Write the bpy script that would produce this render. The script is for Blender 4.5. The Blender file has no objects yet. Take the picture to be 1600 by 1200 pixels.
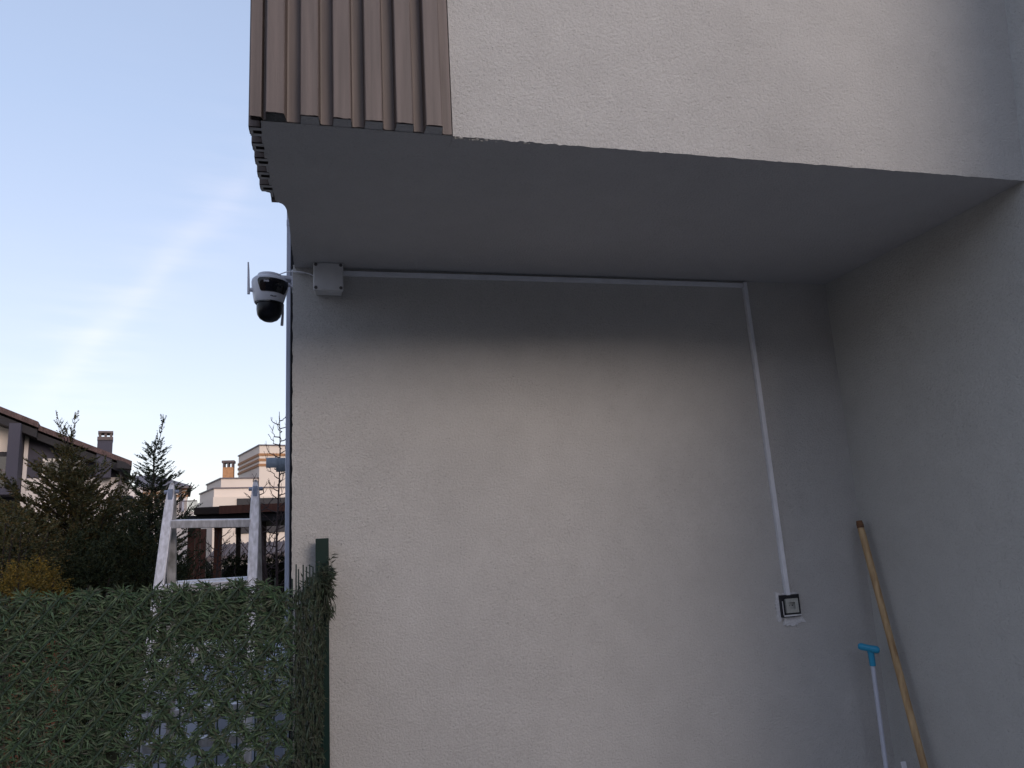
import bpy, bmesh, math, random
from mathutils import Vector, Matrix, noise
R = math.radians
# ------------------------------------------------------------------ camera
scene = bpy.context.scene
YAW, PITCH, ROLL = R(14.41), R(11.37), R(-3.20)
FPX = 1150.0
CAM = Vector((0, 0, 1.6))
_f = Vector((math.sin(YAW)*math.cos(PITCH), math.cos(YAW)*math.cos(PITCH), math.sin(PITCH)))
_r = Vector((math.cos(YAW), -math.sin(YAW), 0))
_u = _r.cross(_f)
CR = math.cos(ROLL)*_r + math.sin(ROLL)*_u
CU = -math.sin(ROLL)*_r + math.cos(ROLL)*_u
MR = Matrix((CR, CU, -_f)).transposed()
cd = bpy.data.cameras.new('camera'); cam = bpy.data.objects.new('camera', cd)
scene.collection.objects.link(cam); scene.camera = cam
cd.sensor_width = 36; cd.lens = FPX/1600*36; cd.clip_start = 0.05; cd.clip_end = 2000
cam.matrix_world = Matrix.Translation(CAM) @ MR.to_4x4()
def ray(px, py): return MR @ Vector(((px-800)/FPX, -(py-600)/FPX, -1))
def at(px, py, Y):
    d = ray(px, py); return CAM + d*((Y-CAM.y)/d.y)
# ------------------------------------------------------------------ light
SUN_AZ, SUN_EL = R(22), R(17)      # azimuth measured from straight behind the camera (-Y) towards +X
toward = Vector((math.sin(SUN_AZ)*math.cos(SUN_EL), -math.cos(SUN_AZ)*math.cos(SUN_EL), math.sin(SUN_EL)))
sl = bpy.data.lights.new('sun', 'SUN'); so = bpy.data.objects.new('sun', sl); scene.collection.objects.link(so)
sl.energy = 0.72; sl.angle = R(27); sl.color = (1.0, 0.86, 0.76)
so.rotation_euler = toward.to_track_quat('Z', 'Y').to_euler()
W = bpy.data.worlds.new('World'); scene.world = W; W.use_nodes = True
nt = W.node_tree; N = nt.nodes; L = nt.links
bg = N['Background']; bg.inputs[1].default_value = 0.15
sky = N.new('ShaderNodeTexSky'); sky.sky_type = 'NISHITA'; sky.sun_disc = False
sky.sun_elevation = SUN_EL; sky.sun_rotation = math.pi - SUN_AZ
sky.air_density = 1.0; sky.dust_density = 1.5; sky.ozone_density = 1.5
def wn(op, a, b=None, c=None):
    n = N.new('ShaderNodeMath'); n.operation = op
    for i, v in enumerate((a, b, c)):
        if v is None: continue
        if isinstance(v, (int, float)): n.inputs[i].default_value = v
        else: L.new(v, n.inputs[i])
    return n.outputs[0]
def vdot(v, vec):
    n = N.new('ShaderNodeVectorMath'); n.operation = 'DOT_PRODUCT'; L.new(v, n.inputs[0]); n.inputs[1].default_value = vec
    return n.outputs['Value']
tc = N.new('ShaderNodeTexCoord'); D = tc.outputs['Generated']
p1, p2 = ray(55, 620).normalized(), ray(395, 262).normalized()
pn = p1.cross(p2).normalized(); pm = (p1+p2).normalized(); pt = pn.cross(pm)
nz = N.new('ShaderNodeTexNoise'); nz.inputs['Scale'].default_value = 7; nz.inputs['Detail'].default_value = 6; L.new(D, nz.inputs['Vector'])
mp = N.new('ShaderNodeMapping'); mp.inputs['Scale'].default_value = (9, 9, 60); mp.inputs['Rotation'].default_value = (0.1, 0.15, 0); L.new(D, mp.inputs['Vector'])
nz2 = N.new('ShaderNodeTexNoise'); nz2.inputs['Scale'].default_value = 1.0; nz2.inputs['Detail'].default_value = 5; L.new(mp.outputs[0], nz2.inputs['Vector'])
off = wn('MULTIPLY_ADD', nz.outputs['Fac'], 0.05, -0.025)
dist = wn('ADD', vdot(D, pn), off)
g = wn('POWER', 2.718, wn('MULTIPLY', wn('MULTIPLY', dist, dist), -1/(0.015**2)))
g2 = wn('POWER', 2.718, wn('MULTIPLY', wn('MULTIPLY', dist, dist), -1/(0.05**2)))
al = vdot(D, pt)
am = N.new('ShaderNodeMapRange'); am.inputs[1].default_value = -0.21; am.inputs[2].default_value = -0.12; L.new(al, am.inputs[0])
am2 = N.new('ShaderNodeMapRange'); am2.inputs[1].default_value = 0.30; am2.inputs[2].default_value = 0.12; L.new(al, am2.inputs[0])
amb = N.new('ShaderNodeMapRange'); amb.inputs[1].default_value = -0.02; amb.inputs[2].default_value = 0.02; L.new(vdot(D, pm), amb.inputs[0])
along = wn('MULTIPLY', wn('MULTIPLY', am.outputs[0], am2.outputs[0]), amb.outputs[0])
wisp = wn('SMOOTH_MAX', wn('MULTIPLY_ADD', nz2.outputs['Fac'], 2.2, -0.85), 0.0, 0.1)
big = N.new('ShaderNodeTexNoise'); big.inputs['Scale'].default_value = 3.2; big.inputs['Detail'].default_value = 3; L.new(D, big.inputs['Vector'])
bigm = wn('MAXIMUM', wn('MULTIPLY_ADD', big.outputs['Fac'], 4.0, -1.9), 0.0)
amount = wn('ADD', wn('MULTIPLY', along, wn('ADD', wn('MULTIPLY', g, 0.16), wn('MULTIPLY', wn('MULTIPLY', g2, wisp), 0.22))), wn('MULTIPLY', wn('MULTIPLY', bigm, wisp), 0.10))
cm = N.new('ShaderNodeVectorMath'); cm.operation = 'SCALE'; cm.inputs[0].default_value = (0.74, 0.38, 0.14); L.new(amount, cm.inputs['Scale'])
ca = N.new('ShaderNodeVectorMath'); ca.operation = 'ADD'; ca.inputs[1].default_value = (1, 1, 1); L.new(cm.outputs[0], ca.inputs[0])
# thin high veil, cooler blue aloft and paler lilac low down
gm = N.new('ShaderNodeGamma'); gm.inputs[1].default_value = 0.5; L.new(sky.outputs[0], gm.inputs[0])
cmul = N.new('ShaderNodeVectorMath'); cmul.operation = 'MULTIPLY'; L.new(gm.outputs[0], cmul.inputs[0]); L.new(ca.outputs[0], cmul.inputs[1])
tint = N.new('ShaderNodeVectorMath'); tint.operation = 'MULTIPLY'; tint.inputs[1].default_value = (1.16, 1.18, 1.34)
veil = N.new('ShaderNodeVectorMath'); veil.operation = 'ADD'; veil.inputs[1].default_value = (0.34, 0.32, 0.24)
sx = N.new('ShaderNodeSeparateXYZ'); L.new(D, sx.inputs[0])
hz = N.new('ShaderNodeMapRange'); hz.inputs[1].default_value = 0.0; hz.inputs[2].default_value = 0.50; L.new(sx.outputs[2], hz.inputs[0])
hm = N.new('ShaderNodeMix'); hm.data_type = 'RGBA'; hm.inputs[6].default_value = (0.52, 0.26, -0.02, 1); hm.inputs[7].default_value = (0.20, 0.20, 0.24, 1)
L.new(hz.outputs[0], hm.inputs[0]); L.new(hm.outputs[2], veil.inputs[1])
L.new(cmul.outputs[0], tint.inputs[0]); L.new(tint.outputs[0], veil.inputs[0]); L.new(veil.outputs[0], bg.inputs[0])
scene.view_settings.view_transform = 'Standard'; scene.view_settings.look = 'None'
scene.view_settings.exposure = 1.18; scene.view_settings.gamma = 1
scene.render.engine = 'CYCLES'
# ------------------------------------------------------------------ helpers
rng = random.Random(7)
def tag(o, label=None, cat=None, group=None, kind=None):
    if label: o['label'] = label
    if cat: o['category'] = cat
    if group: o['group'] = group
    if kind: o['kind'] = kind
    return o
def thing(name, label, cat, loc=(0, 0, 0), group=None):
    o = bpy.data.objects.new(name, None); o.empty_display_size = 0.1
    scene.collection.objects.link(o); o.location = loc
    return tag(o, label, cat, group)
class MB:
    def __init__(s): s.v = []; s.f = []; s.m = []
    def add(s, vs, fs, mi=0):
        b = len(s.v); s.v += [tuple(v) for v in vs]; s.f += [tuple(i+b for i in f) for f in fs]; s.m += [mi]*len(fs); return s
    def box(s, x0, x1, y0, y1, z0, z1, mi=0, M=None):
        vs = [Vector((x, y, z)) for z in (z0, z1) for y in (y0, y1) for x in (x0, x1)]
        if M is not None: vs = [M @ v for v in vs]
        return s.add(vs, [(0, 2, 3, 1), (4, 5, 7, 6), (0, 1, 5, 4), (2, 6, 7, 3), (0, 4, 6, 2), (1, 3, 7, 5)], mi)
    def prism(s, poly, axis, a, b, mi=0):
        """poly: 2D points in the remaining two axes, extruded along axis from a to b"""
        def P(u, w, t):
            return {0: (t, u, w), 1: (u, t, w), 2: (u, w, t)}[axis]
        n = len(poly); vs = [P(u, w, a) for u, w in poly] + [P(u, w, b) for u, w in poly]
        return s.add(vs, [tuple(range(n))[::-1], tuple(range(n, 2*n))] + [(i, (i+1) % n, n+(i+1) % n, n+i) for i in range(n)], mi)
    def tube(s, pts, rad, seg=8, mi=0, cap=True):
        pts = [Vector(p) for p in pts]; n = len(pts)
        rad = rad if isinstance(rad, (list, tuple)) else [rad]*n
        vs = []; ref = None
        for i, p in enumerate(pts):
            t = (pts[min(i+1, n-1)] - pts[max(i-1, 0)]).normalized()
            if ref is None: ref = Vector((0, 0, 1)) if abs(t.z) < .9 else Vector((0, 1, 0))
            a = t.cross(ref).normalized(); b = t.cross(a).normalized(); ref = -b if False else ref
            for k in range(seg):
                an = 2*math.pi*k/seg; vs.append(p + (a*math.cos(an)+b*math.sin(an))*rad[i])
        fs = [(i*seg+k, i*seg+(k+1) % seg, (i+1)*seg+(k+1) % seg, (i+1)*seg+k) for i in range(n-1) for k in range(seg)]
        if cap: fs += [tuple(range(seg))[::-1], tuple(range((n-1)*seg, n*seg))]
        return s.add(vs, fs, mi)
    def bar(s, a, b, w, h, up=(0, 0, 1), mi=0):
        a, b = Vector(a), Vector(b); t = (b-a).normalized(); u = Vector(up); sx = t.cross(u).normalized(); uu = sx.cross(t).normalized()
        vs = [p + sx*(w/2*i) + uu*(h/2*j) for p in (a, b) for i, j in ((-1, -1), (1, -1), (1, 1), (-1, 1))]
        return s.add(vs, [(0, 1, 2, 3), (7, 6, 5, 4), (0, 4, 5, 1), (1, 5, 6, 2), (2, 6, 7, 3), (3, 7, 4, 0)], mi)
    def lathe(s, prof, c=(0, 0, 0), seg=40, mi=0, a0=0, a1=2*math.pi, M=None):
        c = Vector(c); full = abs(a1-a0-2*math.pi) < 1e-6; ns = seg if full else seg+1; vs = []
        for r, z in prof:
            for k in range(ns):
                an = a0+(a1-a0)*k/seg; v = Vector((r*math.cos(an), r*math.sin(an), z))
                if M is not None: v = M @ v
                vs.append(v+c)
        fs = []
        for i in range(len(prof)-1):
            for k in range(seg):
                k2 = (k+1) % ns if full else k+1
                fs.append((i*ns+k, i*ns+k2, (i+1)*ns+k2, (i+1)*ns+k))
        return s.add(vs, fs, mi)
    def build(s, name, mat, parent=None, bevel=0, smooth=None, recalc=True):
        me = bpy.data.meshes.new(name); me.from_pydata(s.v, [], s.f)
        mats = mat if isinstance(mat, (list, tuple)) else [mat]
        for m in mats: me.materials.append(m)
        if len(mats) > 1: me.polygons.foreach_set('material_index', s.m)
        if recalc:
            bm = bmesh.new(); bm.from_mesh(me); bmesh.ops.recalc_face_normals(bm, faces=bm.faces); bm.to_mesh(me); bm.free()
        if smooth is not None:
            me.polygons.foreach_set('use_smooth', [True]*len(me.polygons))
            me.set_sharp_from_angle(angle=R(smooth))
        o = bpy.data.objects.new(name, me); scene.collection.objects.link(o)
        if parent is not None:
            o.parent = parent; o.matrix_parent_inverse = Matrix.Identity(4)
            pl = Vector((0, 0, 0)); q = parent
            while q is not None: pl += q.location; q = q.parent
            if pl.length > 0: me.transform(Matrix.Translation(-pl))
        if bevel:
            b = o.modifiers.new('bevel', 'BEVEL'); b.width = bevel; b.segments = 2; b.limit_method = 'ANGLE'; b.angle_limit = R(40)
        return o
# ------------------------------------------------------------------ materials
def mat(name, col, rough=0.8, metal=0, spec=0.4, noise_amt=0.0, noise_scale=8, bump=0.0, bump_scale=60, coords='Object', col2=None, stretch=(1, 1, 1), bump_dist=0.01, trans=0.0):
    m = bpy.data.materials.new(name); m.use_nodes = True; n = m.node_tree.nodes; l = m.node_tree.links
    b = n['Principled BSDF']; b.inputs['Base Color'].default_value = (*col, 1); b.inputs['Roughness'].default_value = rough
    b.inputs['Metallic'].default_value = metal; b.inputs['Specular IOR Level'].default_value = spec
    t = n.new('ShaderNodeTexCoord'); mpn = n.new('ShaderNodeMapping'); mpn.inputs['Scale'].default_value = stretch; l.new(t.outputs[coords], mpn.inputs[0])
    if noise_amt or col2:
        z = n.new('ShaderNodeTexNoise'); z.inputs['Scale'].default_value = noise_scale; z.inputs['Detail'].default_value = 6; l.new(mpn.outputs[0], z.inputs['Vector'])
        r = n.new('ShaderNodeValToRGB'); r.color_ramp.elements[0].position = 0.3; r.color_ramp.elements[1].position = 0.7
        c2 = col2 or tuple(c*(1+noise_amt) for c in col); c1 = col if col2 else tuple(c*(1-noise_amt) for c in col)
        r.color_ramp.elements[0].color = (*c1, 1); r.color_ramp.elements[1].color = (*c2, 1)
        l.new(z.outputs['Fac'], r.inputs[0]); l.new(r.outputs[0], b.inputs['Base Color'])
    if bump:
        z = n.new('ShaderNodeTexNoise'); z.inputs['Scale'].default_value = bump_scale; z.inputs['Detail'].default_value = 4; l.new(mpn.outputs[0], z.inputs['Vector'])
        bp = n.new('ShaderNodeBump'); bp.inputs['Strength'].default_value = bump; bp.inputs['Distance'].default_value = bump_dist
        l.new(z.outputs['Fac'], bp.inputs['Height']); l.new(bp.outputs[0], b.inputs['Normal'])
    return m
def stucco(name, base, dark, seed=0, stretch=(1, 1, 1)):
    """painted spray render: fine grain, sparse pits, faint broad staining"""
    m = bpy.data.materials.new(name); m.use_nodes = True; n = m.node_tree.nodes; l = m.node_tree.links
    b = n['Principled BSDF']; b.inputs['Roughness'].default_value = 0.92; b.inputs['Specular IOR Level'].default_value = 0.15
    t = n.new('ShaderNodeTexCoord'); mp_ = n.new('ShaderNodeMapping'); mp_.inputs['Location'].default_value = (seed, seed*2, seed*3); mp_.inputs['Scale'].default_value = stretch
    l.new(t.outputs['Object'], mp_.inputs[0]); V = mp_.outputs[0]
    def nz_(scale, det, rough=0.5, dist=0):
        z = n.new('ShaderNodeTexNoise'); z.inputs['Scale'].default_value = scale; z.inputs['Detail'].default_value = det
        z.inputs['Roughness'].default_value = rough; z.inputs['Distortion'].default_value = dist; l.new(V, z.inputs['Vector']); return z.outputs['Fac']
    def mth(op, a, b_, c=None):
        k = n.new('ShaderNodeMath'); k.operation = op
        for i, v in enumerate((a, b_, c)):
            if v is None: continue
            if isinstance(v, (int, float)): k.inputs[i].default_value = v
            else: l.new(v, k.inputs[i])
        return k.outputs[0]
    broad = nz_(1.6, 5, 0.6); mid = nz_(9, 4, 0.6); grain = nz_(230, 3, 0.6, 0.6); lump = nz_(130, 2, 0.5, 0.4)
    pit = mth('MAXIMUM', mth('MULTIPLY_ADD', nz_(230, 1, 0.3, 0.8), 6.0, -3.9), 0.0)       # only the high peaks
    f = mth('ADD', mth('MULTIPLY_ADD', broad, 0.55, -0.27), mth('MULTIPLY_ADD', mid, 0.42, -0.21))
    f = mth('ADD', f, mth('MULTIPLY_ADD', grain, 0.9, -0.45))
    f = mth('ADD', f, mth('MULTIPLY', pit, 0.30))
    scr = nz_(14, 2, 0.5, 1.5); patch = nz_(2.3, 2, 0.5, 0.2)
    scuff = mth('MULTIPLY', mth('MAXIMUM', mth('MULTIPLY_ADD', mth('ABSOLUTE', mth('SUBTRACT', scr, 0.5), 0), -22.0, 0.6), 0.0), mth('MAXIMUM', mth('MULTIPLY_ADD', patch, 5.0, -3.0), 0.0))
    f = mth('ADD', f, mth('MULTIPLY', scuff, 0.5))
    mx = n.new('ShaderNodeMix'); mx.data_type = 'RGBA'; mx.clamp_factor = True
    mx.inputs[6].default_value = (*base, 1); mx.inputs[7].default_value = (*dark, 1)
    l.new(mth('ADD', f, 0.22), mx.inputs[0]); l.new(mx.outputs[2], b.inputs['Base Color'])
    h = mth('ADD', mth('MULTIPLY', grain, 0.6), mth('MULTIPLY', lump, 0.9)); h = mth('SUBTRACT', h, mth('MULTIPLY', pit, 0.5))
    bp = n.new('ShaderNodeBump'); bp.inputs['Strength'].default_value = 0.9; bp.inputs['Distance'].default_value = 0.0046
    l.new(h, bp.inputs['Height']); l.new(bp.outputs[0], b.inputs['Normal'])
    return m
def leafmat(name, cols, rough=0.55, trans=0.15, spec=0.3):
    """one colour per leaf island"""
    m = bpy.data.materials.new(name); m.use_nodes = True; n = m.node_tree.nodes; l = m.node_tree.links
    b = n['Principled BSDF']; b.inputs['Roughness'].default_value = rough; b.inputs['Specular IOR Level'].default_value = spec
    g_ = n.new('ShaderNodeNewGeometry'); r = n.new('ShaderNodeValToRGB'); e = r.color_ramp.elements
    while len(e) < len(cols): e.new(0.5)
    for i, c in enumerate(cols): e[i].position = i/(len(cols)-1); e[i].color = (*c, 1)
    l.new(g_.outputs['Random Per Island'], r.inputs[0]); l.new(r.outputs[0], b.inputs['Base Color'])
    if trans:
        tr = n.new('ShaderNodeBsdfTranslucent'); l.new(r.outputs[0], tr.inputs[0])
        mx = n.new('ShaderNodeMixShader'); mx.inputs[0].default_value = trans
        l.new(b.outputs[0], mx.inputs[1]); l.new(tr.outputs[0], mx.inputs[2]); l.new(mx.outputs[0], n['Material Output'].inputs[0])
    return m
M = {}
M['stucco'] = stucco('stucco', (0.562, 0.540, 0.518), (0.345, 0.330, 0.315))
M['stucco_front'] = stucco('stucco_front', (0.562, 0.540, 0.515), (0.345, 0.330, 0.315), 3)
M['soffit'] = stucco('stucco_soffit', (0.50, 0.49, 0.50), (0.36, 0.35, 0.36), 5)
M['stucco_side'] = stucco('stucco_side', (0.57, 0.56, 0.54), (0.37, 0.36, 0.345), 8)
M['cladding'] = mat('brown_cladding', (0.138, 0.106, 0.094), 0.5, noise_amt=0.22, noise_scale=5, stretch=(14, 14, 0.6), bump=0.15, bump_scale=30, bump_dist=0.002)
M['white_plastic'] = mat('white_plastic', (0.74, 0.74, 0.78), 0.4, noise_amt=0.06, noise_scale=20)
M['box_plastic'] = mat('box_plastic', (0.60, 0.59, 0.60), 0.5, noise_amt=0.06, noise_scale=25)
M['screw'] = mat('screw_recess', (0.12, 0.11, 0.11), 0.6)
M['cam_white'] = mat('camera_housing', (0.62, 0.62, 0.68), 0.3, noise_amt=0.03, noise_scale=20)
M['cam_black'] = mat('camera_black', (0.006, 0.006, 0.009), 0.15, spec=0.5)
M['cam_dome'] = mat('camera_dome', (0.005, 0.005, 0.009), 0.3, spec=0.25)
M['led'] = mat('led_lens', (0.30, 0.29, 0.33), 0.25)
M['pipe'] = mat('painted_pipe', (0.46, 0.49, 0.60), 0.35, noise_amt=0.06, noise_scale=6)
M['black'] = mat('black_rubber', (0.008, 0.008, 0.012), 0.7)
M['plaster'] = mat('white_plaster', (0.66, 0.65, 0.66), 0.95, noise_amt=0.12, noise_scale=90, bump=0.6, bump_scale=150)
M['socket_black'] = mat('socket_frame', (0.012, 0.012, 0.016), 0.35)
M['socket_grey'] = mat('socket_insert', (0.40, 0.40, 0.37), 0.5, noise_amt=0.12, noise_scale=120)
M['wood_handle'] = mat('wooden_handle', (0.30, 0.18, 0.085), 0.55, col2=(0.58, 0.40, 0.215), noise_scale=4, stretch=(18, 18, 1.1), bump=0.2, bump_scale=10)
M['blue'] = mat('blue_plastic', (0.03, 0.30, 0.50), 0.35)
M['pole'] = mat('white_pole', (0.55, 0.56, 0.64), 0.35, noise_amt=0.06, noise_scale=12)
M['green_metal'] = mat('green_powder_coat', (0.003, 0.020, 0.015), 0.4, noise_amt=0.15, noise_scale=10)
M['hedge_leaf'] = leafmat('plastic_leaf', [(0.066, 0.098, 0.056), (0.042, 0.080, 0.045), (0.090, 0.140, 0.078), (0.095, 0.102, 0.066), (0.064, 0.118, 0.054), (0.140, 0.190, 0.105), (0.070, 0.066, 0.050), (0.028, 0.045, 0.026), (0.095, 0.155, 0.072)], 0.5, 0.1)
M['return_leaf'] = leafmat('darker_plastic_leaf', [(0.040, 0.052, 0.034), (0.028, 0.042, 0.028), (0.062, 0.066, 0.046), (0.050, 0.080, 0.046), (0.050, 0.044, 0.036), (0.075, 0.095, 0.060), (0.022, 0.030, 0.022)], 0.55, 0.08)
M['lattice'] = mat('lattice_strip', (0.030, 0.052, 0.034), 0.6, noise_amt=0.3, noise_scale=30)
M['alu'] = mat('weathered_aluminium', (0.40, 0.39, 0.41), 0.45, metal=0.35, col2=(0.66, 0.65, 0.70), noise_scale=90, stretch=(1, 1, 0.25), bump=0.2, bump_scale=60, bump_dist=0.002)
M['alu_dark'] = mat('dark_aluminium', (0.20, 0.19, 0.18), 0.6, metal=0.2, col2=(0.50, 0.48, 0.48), noise_scale=34, stretch=(1, 1, 0.5), bump=0.25, bump_scale=70, bump_dist=0.002)
M['alu_cap'] = mat('blue_grey_cap', (0.22, 0.26, 0.36), 0.5, noise_amt=0.2, noise_scale=60)
M['tarp'] = mat('pale_tarp', (0.34, 0.37, 0.46), 0.5, noise_amt=0.15, noise_scale=3, bump=0.3, bump_scale=6, bump_dist=0.03)
M['duct'] = mat('grey_duct', (0.24, 0.28, 0.33), 0.5, noise_amt=0.12, noise_scale=40)
M['ground'] = mat('grass_ground', (0.025, 0.035, 0.015), 0.95, col2=(0.06, 0.06, 0.03), noise_scale=1.6, bump=0.5, bump_scale=30)
M['paving'] = mat('concrete_paving', (0.24, 0.235, 0.23), 0.9, noise_amt=0.18, noise_scale=3, bump=0.4, bump_scale=80)
M['bark'] = mat('bark', (0.035, 0.026, 0.022), 0.9, noise_amt=0.4, noise_scale=30, bump=0.6, bump_scale=60)
M['twig'] = mat('bare_twig', (0.060, 0.040, 0.040), 0.85, noise_amt=0.3, noise_scale=30)
M['conifer'] = leafmat('conifer_leaf', [(0.040, 0.056, 0.032), (0.055, 0.072, 0.034), (0.026, 0.040, 0.026), (0.075, 0.072, 0.036), (0.042, 0.060, 0.036)], 0.7, 0.1, 0.2)
M['conifer_brown'] = leafmat('conifer_brown_leaf', [(0.065, 0.072, 0.030), (0.12, 0.090, 0.036), (0.040, 0.050, 0.026), (0.095, 0.090, 0.036), (0.15, 0.090, 0.036)], 0.7, 0.1, 0.2)
M['conifer_yellow'] = leafmat('golden_conifer_leaf', [(0.20, 0.125, 0.026), (0.11, 0.085, 0.026), (0.27, 0.17, 0.03), (0.09, 0.09, 0.025)], 0.7, 0.15, 0.2)
M['hedge_dark'] = leafmat('dark_hedge_leaf', [(0.016, 0.026, 0.014), (0.028, 0.040, 0.018), (0.048, 0.050, 0.020), (0.018, 0.028, 0.016)], 0.75, 0.05, 0.2)
M['grey_wall'] = mat('grey_render', (0.055, 0.052, 0.072), 0.9, noise_amt=0.06, noise_scale=1)
M['white_wall'] = mat('white_render', (0.62, 0.56, 0.54), 0.9, noise_amt=0.05, noise_scale=1)
M['cream'] = mat('cream_render', (0.66, 0.57, 0.50), 0.9, noise_amt=0.04, noise_scale=0.6)
M['stripe'] = mat('brown_stripe', (0.33, 0.17, 0.085), 0.8)
M['coping'] = mat('coping_metal', (0.12, 0.10, 0.11), 0.6)
M['tile'] = mat('roof_tile', (0.085, 0.052, 0.05), 0.8, noise_amt=0.35, noise_scale=5, stretch=(3, 1, 1), bump=0.8, bump_scale=8, bump_dist=0.05)
M['eave'] = mat('dark_eave', (0.020, 0.018, 0.022), 0.8)
M['glass'] = mat('window_glass', (0.02, 0.022, 0.03), 0.08, spec=0.6)
M['shade'] = mat('dark_opening', (0.03, 0.028, 0.032), 0.7)
M['frame_white'] = mat('white_frame', (0.60, 0.56, 0.54), 0.5)
M['brick'] = mat('chimney_brick', (0.42, 0.22, 0.11), 0.85, noise_amt=0.15, noise_scale=6)
M['grey_brick'] = mat('grey_chimney_brick', (0.12, 0.095, 0.095), 0.85, noise_amt=0.2, noise_scale=8)
M['pergola_wood'] = mat('dark_stained_wood', (0.030, 0.017, 0.014), 0.7, noise_amt=0.3, noise_scale=4, stretch=(1, 6, 6))
M['red_wood'] = mat('red_brown_post', (0.11, 0.036, 0.022), 0.6, noise_amt=0.25, noise_scale=5, stretch=(6, 6, 1))
M['orange_wood'] = mat('orange_wood', (0.15, 0.05, 0.025), 0.6, noise_amt=0.25, noise_scale=5, stretch=(6, 6, 1))
# ------------------------------------------------------------------ ground
MB().add([(-500, -300, 0), (500, -300, 0), (500, 900, 0), (-500, 900, 0)], [(0, 1, 2, 3)]).build('ground', M['ground'])['kind'] = 'structure'
MB().add([(-4.0, -9, .004), (2.16, -9, .004), (2.16, 2.70, .004), (-4.0, 2.70, .004)], [(0, 1, 2, 3)]).build('paved_path', M['paving'])['kind'] = 'structure'
# ------------------------------------------------------------------ the house
XL, XR, YB, YF, ZS, YE = -0.120, 2.160, 2.70, 1.712, 2.608, 0.80
house = thing('house', 'cream rendered house corner with brown ribbed cladding and deep overhang above a recessed wall', 'house', (1, 3, 0))
# back wall: subdivided grid face with a slightly wavy left arris
def wallgrid(mb, P, nu, nv, amp, seed, edge=None):
    vs = []
    for j in range(nv+1):
        for i in range(nu+1):
            u, v = i/nu, j/nv; p, nrm = P(u, v)
            a = noise.noise(Vector((p.x*1.3+seed, p.y*1.3, p.z*1.3)))*amp
            p = p + nrm*a
            if edge: p = edge(p, u, v)
            vs.append(p)
    mb.add(vs, [(j*(nu+1)+i, j*(nu+1)+i+1, (j+1)*(nu+1)+i+1, (j+1)*(nu+1)+i) for j in range(nv) for i in range(nu)])
mb = MB()
def eb(p, u, v):
    if u == 0:
        p = p + Vector((0.003*noise.noise(Vector((0, 0, p.z*25)))+0.002*noise.noise(Vector((4, 0, p.z*90))), 0, 0))
    return p
wallgrid(mb, lambda u, v: (Vector((XL + u*(XR+.01-XL), YB, v*(ZS+.01))), Vector((0, -1, 0))), 60, 240, 0.004, 1, eb)
mb.box(XL+.006, XR+.25, YB+.012, 8.5, 0, ZS-.004)
# return strip joining the wavy arris to the body
back = mb.build('back_wall', M['stucco'], house, smooth=50, recalc=False)
# right wall
mb = MB()
wallgrid(mb, lambda u, v: (Vector((XR+min(.15, max(0, v*6.2-ZS)*.11), YE+(1-u)*(YB+.01-YE), v*6.2)), Vector((-1, 0, 0))), 50, 80, 0.004, 7)
mb.box(XR+.012, XR+.25, YE, YB+.1, 0, ZS); mb.box(XR+.17, XR+.25, YE, YB+.1, ZS+.001, 6.2)
mb.box(XR+.012, XR+.25, YE, YB, 0, .01)
mb.build('side_wall', M['stucco_side'], house, smooth=50, recalc=False)
# overhang: soffit
mb = MB()
left = [(-.152, YF-.006), (-.156, 1.80), (-.150, 1.90), (-.152, 2.00), (-.148, 2.10), (-.146, 2.150), (-.128, 2.165), (-.119, 2.185), (-.116, 2.24), (-.114, 2.30), (-.116, 2.5), (-.114, YB+.01)]
prev = None
ny = 70; nx = 60; vs = []
def lx(y):
    for (xa, ya), (xb, yb) in zip(left, left[1:]):
        if ya <= y <= yb: return xa+(xb-xa)*(y-ya)/(yb-ya)
    return left[-1][0]
for j in range(ny+1):
    y = (YF-.006) + (YB+.01-YF+.006)*j/ny; x0 = lx(y) + .0018*noise.noise(Vector((9, y*60, 0)))
    for i in range(nx+1):
        x = x0+(XR+.005-x0)*i/nx
        vs.append((x, y, ZS+.003*noise.noise(Vector((x*1.5, y*1.5, 4)))))
mb.add(vs, [(j*(nx+1)+i, (j+1)*(nx+1)+i, (j+1)*(nx+1)+i+1, j*(nx+1)+i+1) for j in range(ny) for i in range(nx)])
for k, s0 in enumerate((-.140, -.0605, .0165, .0930, .1690, .2425)):
    if k: mb.add([(s0+.003, 1.6715, ZS+.0012), (s0+.0445, 1.6715, ZS+.0012), (s0+.0470, YF, ZS+.0012), (s0+.001, YF, ZS+.0012)], [(0, 3, 2, 1)])
zf = ZS+.0012
for s0 in (1.738, 1.815, 1.892, 1.969, 2.046):
    for xa, xb, ya, yb in ((-.1815, -.150, s0+.003, s0+.016), (-.1815, -.150, s0+.031, s0+.043), (-.1815, -.1745, s0+.016, s0+.031), (-.1570, -.150, s0+.043, s0+.077)):
        j_ = .002*noise.noise(Vector((s0*90, ya*70, 0))); mb.add([(xa+j_, ya, zf), (xb, ya, zf), (xb, yb, zf), (xa-j_, yb, zf)], [(0, 3, 2, 1)])
mb.build('soffit', M['soffit'], house, smooth=50, recalc=False)
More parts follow.
